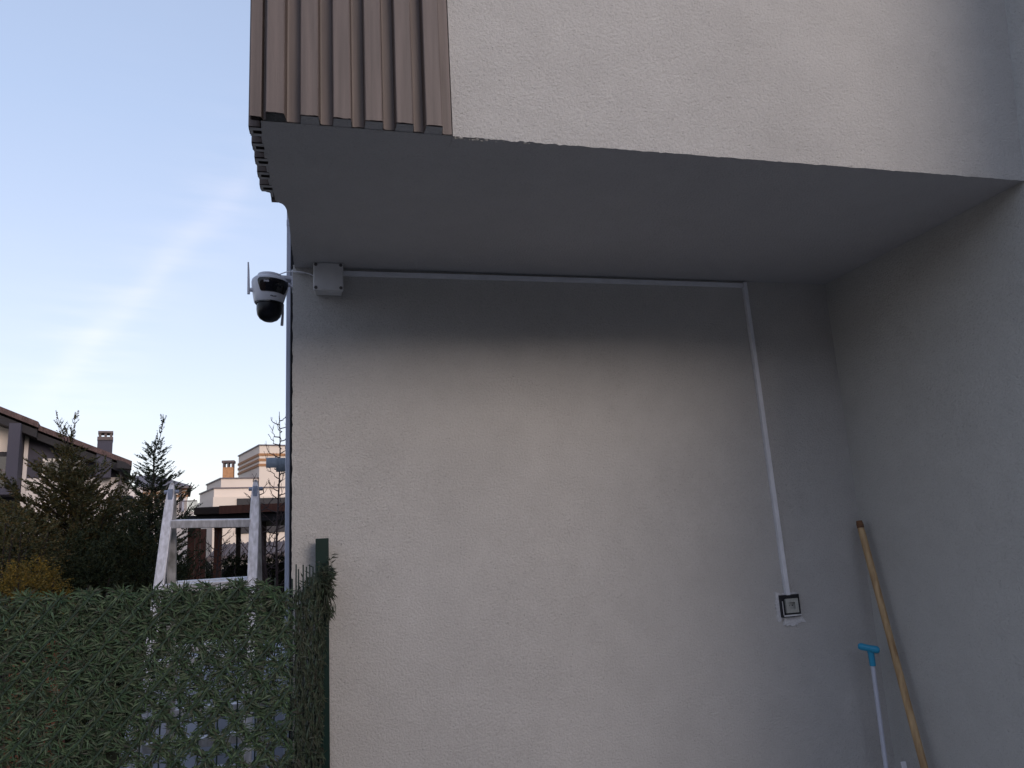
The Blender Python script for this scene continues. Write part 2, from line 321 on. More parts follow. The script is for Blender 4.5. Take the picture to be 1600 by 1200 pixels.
# upper fascia: front render face with a rough lower lip, plus the body above the soffit
mb = MB(); FX = 0.318
nx, nz_ = 260, 60; vs = []
for j in range(nz_+1):
    for i in range(nx+1):
        x = FX+(XR+.17-FX)*i/nx; t = (j/nz_)**2; z = ZS-.004+(6.2-ZS)*t; y = YF-.008+.003*noise.noise(Vector((x*1.4, 8, z*1.4)))
        if j == 0:
            k = 1.0 if x < .62 else .45
            z += k*(.004*noise.noise(Vector((x*22, 0, 0)))+.005*noise.noise(Vector((x*75, 3, 0))))+.002
        if j == 1: z = max(z, ZS+.004)
        vs.append((x, y, z))
mb.add(vs, [(j*(nx+1)+i, j*(nx+1)+i+1, (j+1)*(nx+1)+i+1, (j+1)*(nx+1)+i) for j in range(nz_) for i in range(nx)])
mb.add([(FX, YF-.008, ZS-.002), (FX, YF+.05, ZS-.002), (FX, YF+.05, 6.2), (FX, YF-.008, 6.2)], [(0, 3, 2, 1)])
mb.prism([(x, y) for x, y in ((-.146, YF+.004), (XR+.25, YF+.004), (XR+.25, 8.5), (-.112, 8.5), (-.112, 2.20), (-.116, 2.17), (-.146, 2.15))], 2, ZS+.006, 6.2)
rg = random.Random(4)      # crumbs of render left along the broken lower corner
for k in range(34):
    x = FX + .002 + abs(rg.gauss(0, .11)); s = rg.uniform(.0015, .005)
    if x > .75: continue
    c = Vector((x, YF-.004+rg.uniform(-.002, .004), ZS-.002-rg.uniform(0, .004)))
    vs = [c+Vector((rg.uniform(.6, 1.5)*dx*s, dy*s*.8, dz*s*rg.uniform(.4, 1))) for dx, dy, dz in ((1, 0, 0), (-1, 0, 0), (0, 1, 0), (0, -1, 0), (0, 0, 1), (0, 0, -1))]
    mb.add(vs, [(0, 2, 4), (2, 1, 4), (1, 3, 4), (3, 0, 4), (2, 0, 5), (1, 2, 5), (3, 1, 5), (0, 3, 5)])
mb.build('upper_wall', M['stucco_front'], house, smooth=50, recalc=False)
mb = MB(); mb.box(-.45, XR+.6, 1.3, 9.0, 6.203, 6.32)
mb.build('roof_slab', M['grey_wall'], house)
# cladding: front panel and side panel, pressed trapezoid ribs
def rib_profile(starts, end, rw, slope, hi, lo):
    pts = []
    for s_ in starts:
        pts += [(s_, lo), (s_+.002, hi+.002), (s_+.004, hi), (s_+rw-.003, hi), (s_+rw, hi+.002), (s_+rw+slope, lo-.001), (s_+rw+slope+.004, lo)]
    pts.append((end, lo)); return pts
def clad(name, prof, Pf, z0, thick, zj=None):
    mb = MB(); n = len(prof); rr = random.Random(len(prof))
    rows = [z0, z0+.004, z0+.3, z0+.9, z0+1.8, 6.15]
    for side, d in ((0, 0), (1, thick)):
        vs = []
        for zi, z in enumerate(rows):
            for i, (u, w) in enumerate(prof):
                jz = 0
                if zi == 0: jz = .0028*noise.noise(Vector((u*55, 2, 0)))+ .0012*noise.noise(Vector((u*300, 9, 0)))
                vs.append(Pf(u, w+d, z+jz))
        mb.add(vs, [(r*n+i, r*n+i+1, (r+1)*n+i+1, (r+1)*n+i) for r in range(len(rows)-1) for i in range(n-1)])
    b = 0; nb = len(rows)*n
    mb.f += [(i, nb+i, nb+i+1, i+1) for i in range(n-1)]; mb.m += [0]*(n-1)
    mb.f += [(r*n+e, (r+1)*n+e, nb+(r+1)*n+e, nb+r*n+e) for r in range(len(rows)-1) for e in (0, n-1)]; mb.m += [0]*(2*(len(rows)-1))
    return mb.build(name, M['cladding'], house)
fs = [-.140, -.0605, .0165, .0930, .1690, .2425]
prof = [(-.176, 1.690), (-.150, 1.690), (-.146, 1.706)] + rib_profile(fs, .316, .0440, .005, 1.668, 1.706)
# densify so the bottom edge can be ragged
def dens(p, st=.006):
    out = []
    for (a, b), (c, d) in zip(p, p[1:]):
        n = max(1, int(math.hypot(c-a, d-b)/st)); out += [(a+(c-a)*k/n, b+(d-b)*k/n) for k in range(n)]
    return out+[p[-1]]
clad('front_cladding', dens(prof), lambda u, w, z: (u, w, z), ZS+.003, .0025)
ss = [1.738, 1.815, 1.892, 1.969, 2.046]
prof = [(1.692, -.176), (1.712, -.176), (1.716, -.158)] + rib_profile(ss, 2.150, .042, .012, -.184, -.158)
clad('side_cladding', dens(prof), lambda u, w, z: (w, u, z), ZS+.004, .0025)
mb = MB(); mb.box(-.158, -.118, 2.140, 2.160, ZS+.002, 6.1)
mb.build('cladding_end_strip', M['cladding'], house)
# downpipe behind the corner and a dark strip filling the gap beside it
dp = thing('downpipe', 'slim pale blue grey downpipe running down the outer corner of the house', 'pipe', (-.2, 3.0, 0))
mb = MB(); a = at(446.3, 640, 3.0); b_ = at(453.2, 640, 3.0)
mb.box(a.x, b_.x, 3.0, 3.04, .05, 6.0)
for z in (.9, 1.9, 2.9): mb.box(a.x-.001, b_.x+.001, 2.9985, 3.01, z, z+.03)
mb.build('pipe', M['pipe'], dp, bevel=.003)
mb = MB(); mb.box(b_.x+.001, b_.x+.022, 3.005, 3.03, .05, 6.0)
mb.build('dark_strip', M['black'], dp)
# ribbed flue duct poking out of the side of the house farther back
fd = thing('flue_duct', 'grey ribbed flue duct with an angled mouth sticking out beyond the downpipe', 'duct', (-.12, 5, 2.1))
mb = MB(); c0 = at(432, 726.5, 5.0); c1 = at(419, 724, 5.0); zc = c0.z
pts = []; rads = []; xx = -.10
while xx > c0.x-.005: pts.append((xx, 5.0, zc)); rads.append(.047); pts.append((xx-.0045, 5.0, zc)); rads.append(.0435); xx -= .009
mb.tube(pts, rads, 20)
mb.build('duct_pipe', M['duct'], fd, smooth=70)
mb = MB(); mb.lathe([(.046, 0), (.046, .03), (.047, .062), (.045, .066), (.043, .062), (.042, .03), (.041, 0)], (c0.x+.005, 5.0, zc+.002), 20, 0, R(-120), R(70), Matrix.Rotation(R(-90), 3, 'Y'))
mb.build('hood', M['duct'], fd, smooth=50)
# ------------------------------------------------------------------ junction box
jb = thing('junction_box', 'square grey plastic junction box with four corner screws under the overhang', 'junction box', (0.008, 2.7, 2.5))
mb = MB(); mb.box(-.041, .057, 2.655, 2.698, 2.499, 2.600)
mb.build('box_base', M['box_plastic'], jb, bevel=.006)
# lid sits proud; corner recesses are little sockets
lid = MB(); lid.box(-.046, .061, 2.640, 2.660, 2.502, 2.608)
lo = lid.build('lid', M['box_plastic'], jb, bevel=.004)
for x, z in ((-.037, 2.511), (.052, 2.511), (-.037, 2.599), (.052, 2.599)):
    s_ = MB(); s_.lathe([(0, 0), (.0048, 0), (.0052, .0012), (.0060, .0016), (.0062, 0)], (x, 2.6392, z), 16, 0, 0, 2*math.pi, Matrix.Rotation(R(90), 3, 'X'))
    s_.build('screw', M['screw'], jb, smooth=40)
# ------------------------------------------------------------------ trunking
tk = thing('cable_trunking', 'white cable trunking running along the top of the wall and down to the socket', 'trunking', (1.0, 2.7, 2.58))
mb = MB(); n = 24; zt = lambda t: 2.5865+.0025*math.sin(t*2.2)-.001*t
for k in range(n):
    a, b_ = k/n, (k+1)/n
    for (p, q) in ((a, b_),):
        xa, xb = .062+(1.742-.062)*p, .062+(1.742-.062)*q
        vs = [(x, y, zt(t)+dz) for x, t in ((xa, p), (xb, q)) for y, dz in ((2.684, -.0075), (2.684, .0075), (2.701, .0075), (2.701, -.0075))]
        mb.add(vs, [(0, 4, 5, 1), (1, 5, 6, 2), (3, 7, 4, 0), (2, 6, 7, 3)] + ([(0, 1, 2, 3)] if k == 0 else []) + ([(7, 6, 5, 4)] if k == n-1 else []))
mb.build('horizontal_run', M['white_plastic'], tk)
mb = MB(); A = Vector((1.750, 2.692, 2.600)); B = Vector((1.7725, 2.692, 1.2955))
mb.bar(A, B, .0175, .018, up=(0, -1, 0)); mb.build('vertical_run', M['white_plastic'], tk, bevel=.0015)
mb = MB(); mb.box(1.739, 1.742, 2.682, 2.70, 2.578, 2.597); mb.build('joint_cap', M['box_plastic'], tk)
# ------------------------------------------------------------------ socket
sk = thing('wall_socket', 'old grey wall socket in a bare black frame ringed by rough white plaster', 'socket', (1.777, 2.7, 1.25))
mb = MB(); cx, cz = 1.777, 1.2545
rg = random.Random(12); ring = []
for k in range(72):
    an = 2*math.pi*k/72; c_, s_ = math.cos(an), math.sin(an); q = .044/max(abs(c_), abs(s_))
    r_ = q+.003+.009*abs(noise.noise(Vector((c_*2.2, s_*2.2, 5))))+rg.uniform(0, .0025)
    if s_ < -.65 and c_ > -.5: r_ += .020+.010*rg.random()
    if c_ < -.6: r_ += .006+.004*rg.random()
    if c_ > .7 and s_ > -.6: r_ = q-.001
    ring.append((cx+c_*r_, cz+s_*r_))
vs = [(x, 2.6955, z) for x, z in ring] + [(cx+(x-cx)*1.01, 2.703, cz+(z-cz)*1.01) for x, z in ring] + [(cx, 2.6950, cz)]
mb.add(vs, [(i, (i+1) % 72, 72+(i+1) % 72, 72+i) for i in range(72)] + [(144, (i+1) % 72, i) for i in range(72)])
mb.build('plaster_patch', M['plaster'], sk)
def ringbox(mb, cx, cz, ho, hi, y0, y1, sk_=0):
    O = [(-1, -1), (1, -1), (1, 1), (-1, 1)]
    vs = [(cx+u*ho, y0, cz+v*ho) for u, v in O]+[(cx+u*hi, y0, cz+v*hi) for u, v in O]+[(cx+u*ho, y1, cz+v*ho) for u, v in O]+[(cx+u*hi, y1, cz+v*hi) for u, v in O]
    fs = []
    for i in range(4):
        j = (i+1) % 4; fs += [(i, j, 4+j, 4+i), (i, 8+i, 8+j, j), (4+i, 4+j, 12+j, 12+i)]
    mb.add(vs, fs)
mb = MB(); ringbox(mb, cx, cz, .0425, .0260, 2.684, 2.6965); mb.build('frame', M['socket_black'], sk, bevel=.0012)
mb = MB(); mb.box(cx-.036, cx+.040, 2.679, 2.6838, cz-.0390, cz-.0335); mb.box(cx-.0375, cx-.0355, 2.681, 2.6838, cz-.033, cz+.02); mb.build('frame_lip', M['plaster'], sk)
mb = MB(); ic = cz+.001; ix = cx+.003
ringbox(mb, ix, ic, .0270, .0215, 2.6765, 2.696)
mb.lathe([(.0304, 0), (.0190, 0)], (ix, 2.6775, ic), 4, 0, math.pi/4, math.pi/4+2*math.pi, Matrix.Rotation(R(90), 3, 'X'))
mb.lathe([(.0190, 0), (.0182, -.001), (.0178, -.011), (.0, -.0112)], (ix, 2.6775, ic), 32, 0, 0, 2*math.pi, Matrix.Rotation(R(90), 3, 'X'))
mb.build('insert', M['socket_grey'], sk, smooth=35)
for dx in (-.0095, .0095):
    h = MB(); h.lathe([(0, 0), (.0028, 0)], (ix+dx*.7, 2.6879, ic), 14, 0, 0, 2*math.pi, Matrix.Rotation(R(90), 3, 'X')); h.build('pin_hole', M['black'], sk)
# ------------------------------------------------------------------ security camera
SC = Vector((-.203, 2.74, 0))
sc = thing('security_camera', 'white dome security camera with black band and two antennas on the wall corner', 'security camera', (-.203, 2.74, 2.5))
Mt = Matrix.Rotation(R(4), 3, 'Y')
def L3(z): return (SC.x, SC.y, z)
mb = MB(); mb.lathe([(.0, .032), (.030, .032), (.044, .030), (.058, .023), (.0655, .014), (.0665, .004), (.0645, -.012), (.0575, -.045), (.0520, -.068), (.0495, -.072), (.0, -.072)], L3(2.548), 56, 0, 0, 2*math.pi, Mt)
mb.build('housing', M['cam_white'], sc, smooth=45)
mb = MB(); mb.lathe([(.0, .012), (.034, .012), (.044, .008), (.047, .0), (.047, -.01), (.0, -.01)], L3(2.579), 40, 0, 0, 2*math.pi, Mt)
mb.build('top_cap', M['cam_white'], sc, smooth=45)
# black visor: shell patch on the housing, turned a little to the right
def hr(z):
    pr = [(-.072, .0495), (-.068, .052), (-.045, .0575), (-.012, .0645), (.004, .0665), (.014, .0655), (.03, .05)]
    for (a, ra), (b_, rb) in zip(pr, pr[1:]):
        if a <= z <= b_: return ra+(rb-ra)*(z-a)/(b_-a)
    return .05
mb = MB(); nu, nv = 40, 8; vs = []
for lay, dr in ((0, .0022), (1, -.004)):
    for j in range(nv+1):
        for i in range(nu+1):
            u = i/nu*2-1; v = j/nv
            half = R(56)-R(7)*(1-v)
            an = R(-90)+R(20)+u*half
            rc = min(1, (1-abs(u))*9); zz0, zz1 = -.041, .009; mid_ = (zz0+zz1)/2; hz = (zz1-zz0)/2*(0.55+.45*math.sqrt(rc))
            z = mid_+(v*2-1)*hz; r_ = hr(z)+dr
            vs.append(Vector(L3(2.548))+Mt @ Vector((r_*math.cos(an), r_*math.sin(an), z)))
nn = (nu+1)*(nv+1)
fs_ = [(j*(nu+1)+i, j*(nu+1)+i+1, (j+1)*(nu+1)+i+1, (j+1)*(nu+1)+i) for j in range(nv) for i in range(nu)]
fs_ += [(i, nn+i, nn+i+1, i+1) for i in range(nu)] + [(nv*(nu+1)+i, nv*(nu+1)+i+1, nn+nv*(nu+1)+i+1, nn+nv*(nu+1)+i) for i in range(nu)]
fs_ += [(j*(nu+1)+e, (j+1)*(nu+1)+e, nn+(j+1)*(nu+1)+e, nn+j*(nu+1)+e) for j in range(nv) for e in (0, nu)]
mb.add(vs, fs_); vis = mb.build('visor', M['cam_black'], sc, smooth=50)
def onhouse(an, z, dr):
    r_ = hr(z)+dr; return Vector(L3(2.548))+Mt @ Vector((r_*math.cos(an), r_*math.sin(an), z))
for an, s_ in ((-101, .0042), (-93, .0052)):
    c = onhouse(R(an), -.006, .003); m_ = MB(); m_.box(-s_, s_, -.001, .001, -s_*.8, s_*.8, 0, Matrix.Translation(c) @ Matrix.Rotation(R(an+90), 4, 'Z'))
    m_.build('led_lens', M['led'], vis, bevel=.0008)
for an in (-62, -50):
    c = onhouse(R(an), -.016, .0025); m_ = MB(); m_.lathe([(0, .0015), (.005, .001), (.006, 0)], c, 20, 0, 0, 2*math.pi, Matrix.Rotation(R(an+90), 3, 'Z') @ Matrix.Rotation(R(90), 3, 'X'))
    m_.build('lens', M['cam_dome'], vis, smooth=40)
# small dark lettering under the visor
tcv = bpy.data.curves.new('lettering', 'FONT'); tcv.body = 'AciS'; tcv.size = .0125; tcv.extrude = .0004; tcv.align_x = 'CENTER'; tcv.offset = .0003
to = bpy.data.objects.new('tmp', tcv); scene.collection.objects.link(to)
dg = bpy.context.evaluated_depsgraph_get(); tm = bpy.data.meshes.new_from_object(to.evaluated_get(dg)); bpy.data.objects.remove(to)
an = R(-69); c = onhouse(an, -.0575, .0012)
tm.transform(Matrix.Translation(c) @ Matrix.Rotation(an+R(90), 4, 'Z') @ Matrix.Rotation(R(78), 4, 'X'))
tm.materials.clear(); tm.materials.append(M['cam_black']); tm.transform(Matrix.Translation(-sc.location))
lt = bpy.data.objects.new('lettering', tm); scene.collection.objects.link(lt); lt.parent = sc
# dome head
mb = MB(); mb.lathe([(.0505, .000), (.0505, -.006), (.0455, -.008)], L3(2.4775), 48, 0, 0, 2*math.pi, Mt)
mb.build('collar', M['cam_black'], sc, smooth=40)
mb = MB(); mb.lathe([(.0462, .004), (.0465, -.010), (.0455, -.026), (.0415, -.044), (.032, -.057), (.018, -.065), (.0, -.068)], L3(2.4745), 48, 0, 0, 2*math.pi, Mt)
mb.build('dome', M['cam_dome'], sc, smooth=60)
# arm to the wall corner
mb = MB()
mb.prism([(-.035, -.030), (.045, -.026), (.086, -.020), (.086, .020), (.045, .026), (-.035, .030)], 2, 2.567, 2.582)
mb.v = [(v[0]+SC.x, v[1]+SC.y, v[2]) for v in mb.v]
mb.build('arm', M['cam_white'], sc, bevel=.004)
mb = MB(); mb.box(-.125+.0, -.112+.0, 2.702, 2.775, 2.530, 2.600); mb.box(-.150, -.124, 2.735, 2.748, 2.546, 2.553)
mb.build('wall_bracket', M['cam_white'], sc, bevel=.002)
# antennas
ax_, az = -.2765, 2.520
for nm, pts, rr in (('antenna', [(ax_, 2.725, 2.508), (ax_-.0005, 2.725, 2.53), (ax_-.002, 2.726, 2.60), (ax_-.0035, 2.727, 2.632)], [.0052, .0050, .0036, .0026]),
                    ('antenna', [(-.158, 2.775, 2.480), (-.159, 2.775, 2.45), (-.1615, 2.775, 2.413), (-.162, 2.775, 2.404)], [.0030, .0042, .0056, .0054])):
    m_ = MB(); m_.tube(pts, rr, 12); m_.build(nm, M['cam_white'], sc, smooth=50)
mb = MB(); mb.tube([(ax_, 2.728, 2.524), (-.262, 2.733, 2.528), (-.245, 2.738, 2.530)], [.0058, .0095, .013], 12)
mb.build('antenna_knob', M['cam_white'], sc, smooth=50)
# cable
mb = MB(); cp = [at(430, 433, 2.76), at(437, 428.5, 2.73), at(447, 425, 2.71), at(456, 424, 2.692), at(466, 424.6, 2.690), at(476, 426, 2.690), at(484, 428, 2.688), at(491, 431.5, 2.684)]
mb.tube(cp, .0022, 8); mb.tube([cp[4], (cp[4]+cp[5])/2, cp[5]], [.0034, .0036, .003], 8)
tag(mb.build('camera_cable', M['white_plastic'], None, smooth=60), 'thin white cable arching from the security camera to the junction box', 'cable')
# ------------------------------------------------------------------ sticks in the corner
bs = thing('broom_handle', 'long worn wooden handle leaning in the corner against the right wall', 'handle', (2.05, 2.3, 0))
P0, P1 = Vector((2.118, 2.648, 1.566)), Vector((2.112, 2.483, .670))
P2 = P0+(P1-P0)*(1.56/(P0.z-P1.z)); pts = []; rr = []
for k in range(33):
    t = k/32; p = P0.lerp(P2, t); p.x += .0003*math.sin(t*9); pts.append(p)
    rr.append((.0135+.0004*math.sin(t*17)) * (0.80 if k == 0 else 1))
pts[0] = P0; mb = MB(); mb.tube(pts, rr, 14); mb.build('shaft', M['wood_handle'], bs, smooth=60)
mb = MB(); mb.tube([pts[0]+Vector((0, 0, .002)), pts[0].lerp(pts[1], .25), pts[0].lerp(pts[1], .55)], [.0112, .0142, .0140], 14); mb.build('worn_tip', mat('dark_worn_wood', (0.16, 0.075, 0.035), .7, noise_amt=.3, noise_scale=60), bs, smooth=60)
sq = thing('blue_grip_pole', 'slim white pole with a blue T grip leaning in the corner beside the wooden handle', 'pole', (2.04, 2.6, 0))
T0 = Vector((2.047, 2.6, 1.029)); T1 = Vector((2.041, 2.6, .651)); T2 = T0+(T1-T0)*(1.02/(T0.z-T1.z))
mb = MB(); mb.tube([T0+Vector((0, 0, .01)), T1, T2], .0086, 14); mb.build('shaft', M['pole'], sq, smooth=60)
mb = MB(); mb.tube([T0-Vector((0, 0, .012)), T0+Vector((0, 0, .03)), T0+Vector((0, 0, .046))], [.0115, .012, .0145], 14); mb.build('collar', M['blue'], sq, smooth=60)
ga, gb = Vector((2.012, 2.615, 1.090)), Vector((2.064, 2.580, 1.076)); d_ = (gb-ga).normalized()
mb = MB(); mb.tube([ga-d_*.006, ga, ga+d_*.010, (ga+gb)/2, gb-d_*.010, gb, gb+d_*.006], [.008, .0125, .0135, .0125, .0145, .0135, .008], 16); mb.build('grip', M['blue'], sq, smooth=60)
q0 = at(1411, 1190, 2.55); mb = MB(); mb.bar(q0, (q0.x+.02, 2.5, .005), .020, .006, up=(0, -1, 0))
tag(mb.build('white_stake', M['white_plastic'], None, bevel=.001), 'white flat stake tip in the lower corner between blue grip pole and wooden handle', 'stake')
# ------------------------------------------------------------------ artificial hedge fence
fence = thing('hedge_fence', 'dark green wire fence covered in artificial leaf trellis with a green post at the wall', 'fence', (-.8, 2.35, 0))
mb = MB(); mb.box(-.040, .0035, 2.625, 2.670, 0, 1.615)
mb.build('post', M['green_metal'], fence, bevel=.002)
mb = MB(); mb.box(-2.45, -2.40, 2.345, 2.395, 0, 1.615)
mb.build('post', M['green_metal'], fence, bevel=.002)
FC = Vector((-.100, 2.34, 0)); FE = Vector((-.018, 2.625, 0)); FL = Vector((-2.6, 2.35, 0))
mb = MB()
def wires(A_, B_, step, top):
    n = int((B_-A_).length/step); rg = random.Random(2)
    for k in range(n+1):
        p = A_.lerp(B_, k/n); j = Vector((rg.uniform(-.002, .002), 0, 0)); mb.tube([(p.x, p.y, .05), (p.x+j.x, p.y, top+rg.uniform(-.006, .012))], .0022, 5)
    z = .15
    while z < top-.02:
        mb.tube([(A_.x, A_.y, z), (B_.x, B_.y, z)], .0022, 5); z += .2
wires(FL, FC, .05, 1.500); wires(FC+Vector((.006, .03, 0)), FE, .030, 1.530)
mb.build('wire_mesh', M['green_metal'], fence)
a_, b2 = .077, .090
def leaf(mb, p, d, nrm, ln, w):
    s_ = d.cross(nrm).normalized()*w; dr = Vector((0, 0, -1))*ln*.10
    mb.add([p, p+d*ln*.42+s_+nrm*w*.5, p+d*ln+dr, p+d*ln*.42-s_+nrm*w*.5], [(0, 1, 2, 3)])
def openness(x, z):
    return max(0, min(1, 1.9*(1-abs(x+.37)/.36)))*max(0, min(1, (1.215-z)*7))
def hole(u, z):
    # gap left in the middle of some trellis diamonds: pointed below, blunt above
    for ou, oz in ((0, .5), (.5, 0)):
        iu = round(u/a_-ou); iz = round(z/b2-oz); cu, cz_ = (iu+ou)*a_, (iz+oz)*b2
        h_ = noise.noise(Vector((iu*3.7+ou, iz*5.3+oz*2, 8.1))); op = openness(cu+FL.x, cz_)
        if op <= .02 or h_ > .46*op-.02: continue
        k_ = (.85+.3*noise.noise(Vector((iu*1.9, iz*2.3, ou+20))))*(.55+.45*op)
        du, dz_ = abs(u-cu), z-cz_+.002
        if du/(.0215*k_)+(-dz_/.0240 if dz_ < 0 else dz_/.0150)/k_ < 1: return True
    return False
def blocked(p, d, ln):
    for t in (0, .5, 1.0):
        q = p+d*ln*t
        if hole(q.x-FL.x, q.z): return True
    return False
def trellis(mb, st, O, U, nrm, u0, u1, z0, ztop, seed, dens_=.0048, droop=0.0, spread=.014, holef=1.0):
    rg = random.Random(seed); up = Vector((0, 0, 1))
    k0 = int((u0/a_ - 20)); nk = int(u1/a_+22)
    for sgn in (1, -1):
        for k in range(k0, nk+20):
            # line: u = a*(k) + sgn*a*(z/b)
            z = z0
            pprev = None
            while z < ztop(0)+.03:
                u = a_*k + sgn*a_*(z/b2) if sgn > 0 else a_*(k) - a_*(z/b2) + a_*20
                if u0 <= u <= u1 and z < ztop(u):
                    p = O+U*u+up*z + Vector((.003*noise.noise(Vector((u*9, z*9, seed))), 0, .005*noise.noise(Vector((u*7, z*7, seed+3)))))
                    ld = (U*(sgn*a_)+up*b2).normalized()
                    ps_ = p+nrm*(.018 if sgn > 0 else -.002)
                    if pprev is not None and st is not None: st.bar(pprev, ps_, .0042, .002, up=nrm)
                    pprev = ps_
                    op = False; nl = rg.choice((2, 3)); sg_ = 1
                    for _ in range(nl):
                        sd = 1 if rg.random() < .5 else -1
                        base = ld if rg.random() < .62 else -ld
                        side = U*(rg.gauss(0, .55*sg_)) + up*(rg.gauss(.02, .5*sg_)-droop)
                        d = (base*.8+side+nrm*rg.uniform(-.05, .75)).normalized()
                        q = p+nrm*rg.uniform(-.012, spread)+ld*rg.uniform(-.006, .006)+U*rg.gauss(0, .004)
                        nn_ = (nrm+Vector((rg.uniform(-.6, .6), rg.uniform(-.3, .3), rg.uniform(-.2, .9)))).normalized()
                        l_ = rg.uniform(.016, .038)
                        if seed == 3 and blocked(q, d, l_): continue
                        leaf(mb, q, d, nn_, l_, rg.uniform(.0017, .0031))
                else: pprev = None
                z += dens_*rg.uniform(.8, 1.2)
mb = MB(); st = MB()
U = (FC-FL).normalized(); O = FL+Vector((0, -.012, 0)); nrmF = Vector((0, -1, 0)); LEN = (FC-FL).length
top1 = lambda u: 1.492+.012*noise.noise(Vector((u*16, 0, 0)))+.010*abs(math.sin(u*math.pi/a_+.4)) - (max(0, (u-(LEN-.13))/.13)**1.6*.045 if u > LEN-.13 else 0)
trellis(mb, st, O, U, nrmF, 0.35, LEN-.004, .25, top1, 3)
rg = random.Random(33)
def fill(p, d, l_, w):
    if not blocked(p, d, l_): leaf(mb, p, d, Vector((rg.uniform(-.6, .6), -1, rg.uniform(-.2, .9))).normalized(), l_, w)
# tufts fanning out from every crossing of the trellis, laid over each other like shingles
jz = int(.25/b2*2)
while jz*b2/2 < 1.50:
    for iu in range(int(.3/a_), int(LEN/a_)+2):
        u0_ = (iu+(.5 if jz % 2 else 0))*a_+.003*noise.noise(Vector((iu, jz, 1))); z0_ = jz*b2/2+.004*noise.noise(Vector((iu, jz, 7)))
        big_ = 1+.35*noise.noise(Vector((iu*.7, jz*.5, 3)))
        for q in range(int(74*big_)):
            an = rg.choice((rg.gauss(.75, .35), rg.gauss(math.pi-.75, .35), rg.gauss(-.75, .3), rg.gauss(math.pi+.75, .3), rg.uniform(0, 2*math.pi)))
            dx, dz_ = math.cos(an), -math.sin(an)*.75
            r_ = rg.random()*.026; u = u0_+dx*r_+rg.gauss(0, .006); z = z0_+dz_*r_+rg.gauss(0, .006)+.006
            if not (.35 < u < LEN-.004) or z > top1(u)+.004: continue
            op = False
            p = O+U*u+Vector((0, -rg.uniform(-.004, .016), z)); d = (U*dx+Vector((0, -rg.uniform(-.1, .6), dz_*.8+rg.gauss(0, .4)))+U*rg.gauss(0, .35)).normalized()
            fill(p, d, rg.uniform(.014, .036)*(.68 if op else 1), rg.uniform(.0012, .0025))
    jz += 1
for k in range(76000):
    u = rg.uniform(.35, LEN-.004); z = .25+(1.25)*rg.random()**.8
    if z > top1(u)-.004: continue
    p = O+U*u+Vector((0, rg.uniform(.0, .024), z))
    d = Vector((rg.gauss(0, .7), rg.gauss(-.15, .3), rg.gauss(.05, .6))).normalized()
    fill(p, d, rg.uniform(.014, .034), rg.uniform(.0013, .0026))
mb.build('leaf_cover', M['hedge_leaf'], fence, recalc=False)
# return panel: seen nearly edge on, leaves droop in vertical strands
mb = MB(); O2 = FC+Vector((.004, 0, 0)); E2 = Vector((-.022, 2.610, 0)); U2 = (E2-O2).normalized(); n2 = Vector((U2.y, -U2.x, 0)); n2 = -n2 if n2.y > 0 and n2.x < 0 else n2
n2 = Vector((.80, -.35, 0)).normalized(); L2 = (E2-O2).length
top2 = lambda u: 1.455+.055*(u/L2)+.015*noise.noise(Vector((u*30, 5, 0)))
n3 = Vector((.15, -.98, 0)).normalized()
trellis(mb, st, O2, U2, n3, 0, L2, .25, top2, 11, .0022, droop=.75, spread=.022)
rg = random.Random(21)     # bushy tuft where the cover is folded over the post
for k in range(900):
    u = rg.random(); p = Vector((-.085+.092*u+rg.gauss(0, .004), 2.595+rg.gauss(0, .012), 1.425+.075*u+rg.gauss(0, .022)))
    d = Vector((rg.gauss(.35, .5), rg.gauss(-.4, .4), rg.gauss(-.05, .5))).normalized()
    leaf(mb, p, d, Vector((rg.uniform(-.5, .5), -1, rg.uniform(-.2, .7))).normalized(), rg.uniform(.018, .034), rg.uniform(.0015, .0027))
for k in range(1500):
    z = rg.uniform(.8, 1.47); e = .012 if z > 1.36 else -.014
    p = Vector((-.012+e+rg.gauss(0, .008) - max(0, 1.33-z)*.05, 2.600+rg.gauss(0, .01), z))
    d = Vector((rg.gauss(.1, .35), rg.gauss(-.3, .3), rg.gauss(-.7, .5))).normalized()
    leaf(mb, p, d, Vector((rg.uniform(-.5, .5), -1, rg.uniform(-.2, .7))).normalized(), rg.uniform(.016, .03), rg.uniform(.0013, .0023))
mb.build('folded_leaf_cover', M['return_leaf'], fence, recalc=False)  # leaves of the return panel are darker and browner than the main cover
st.build('lattice_strips', M['lattice'], fence, recalc=False)
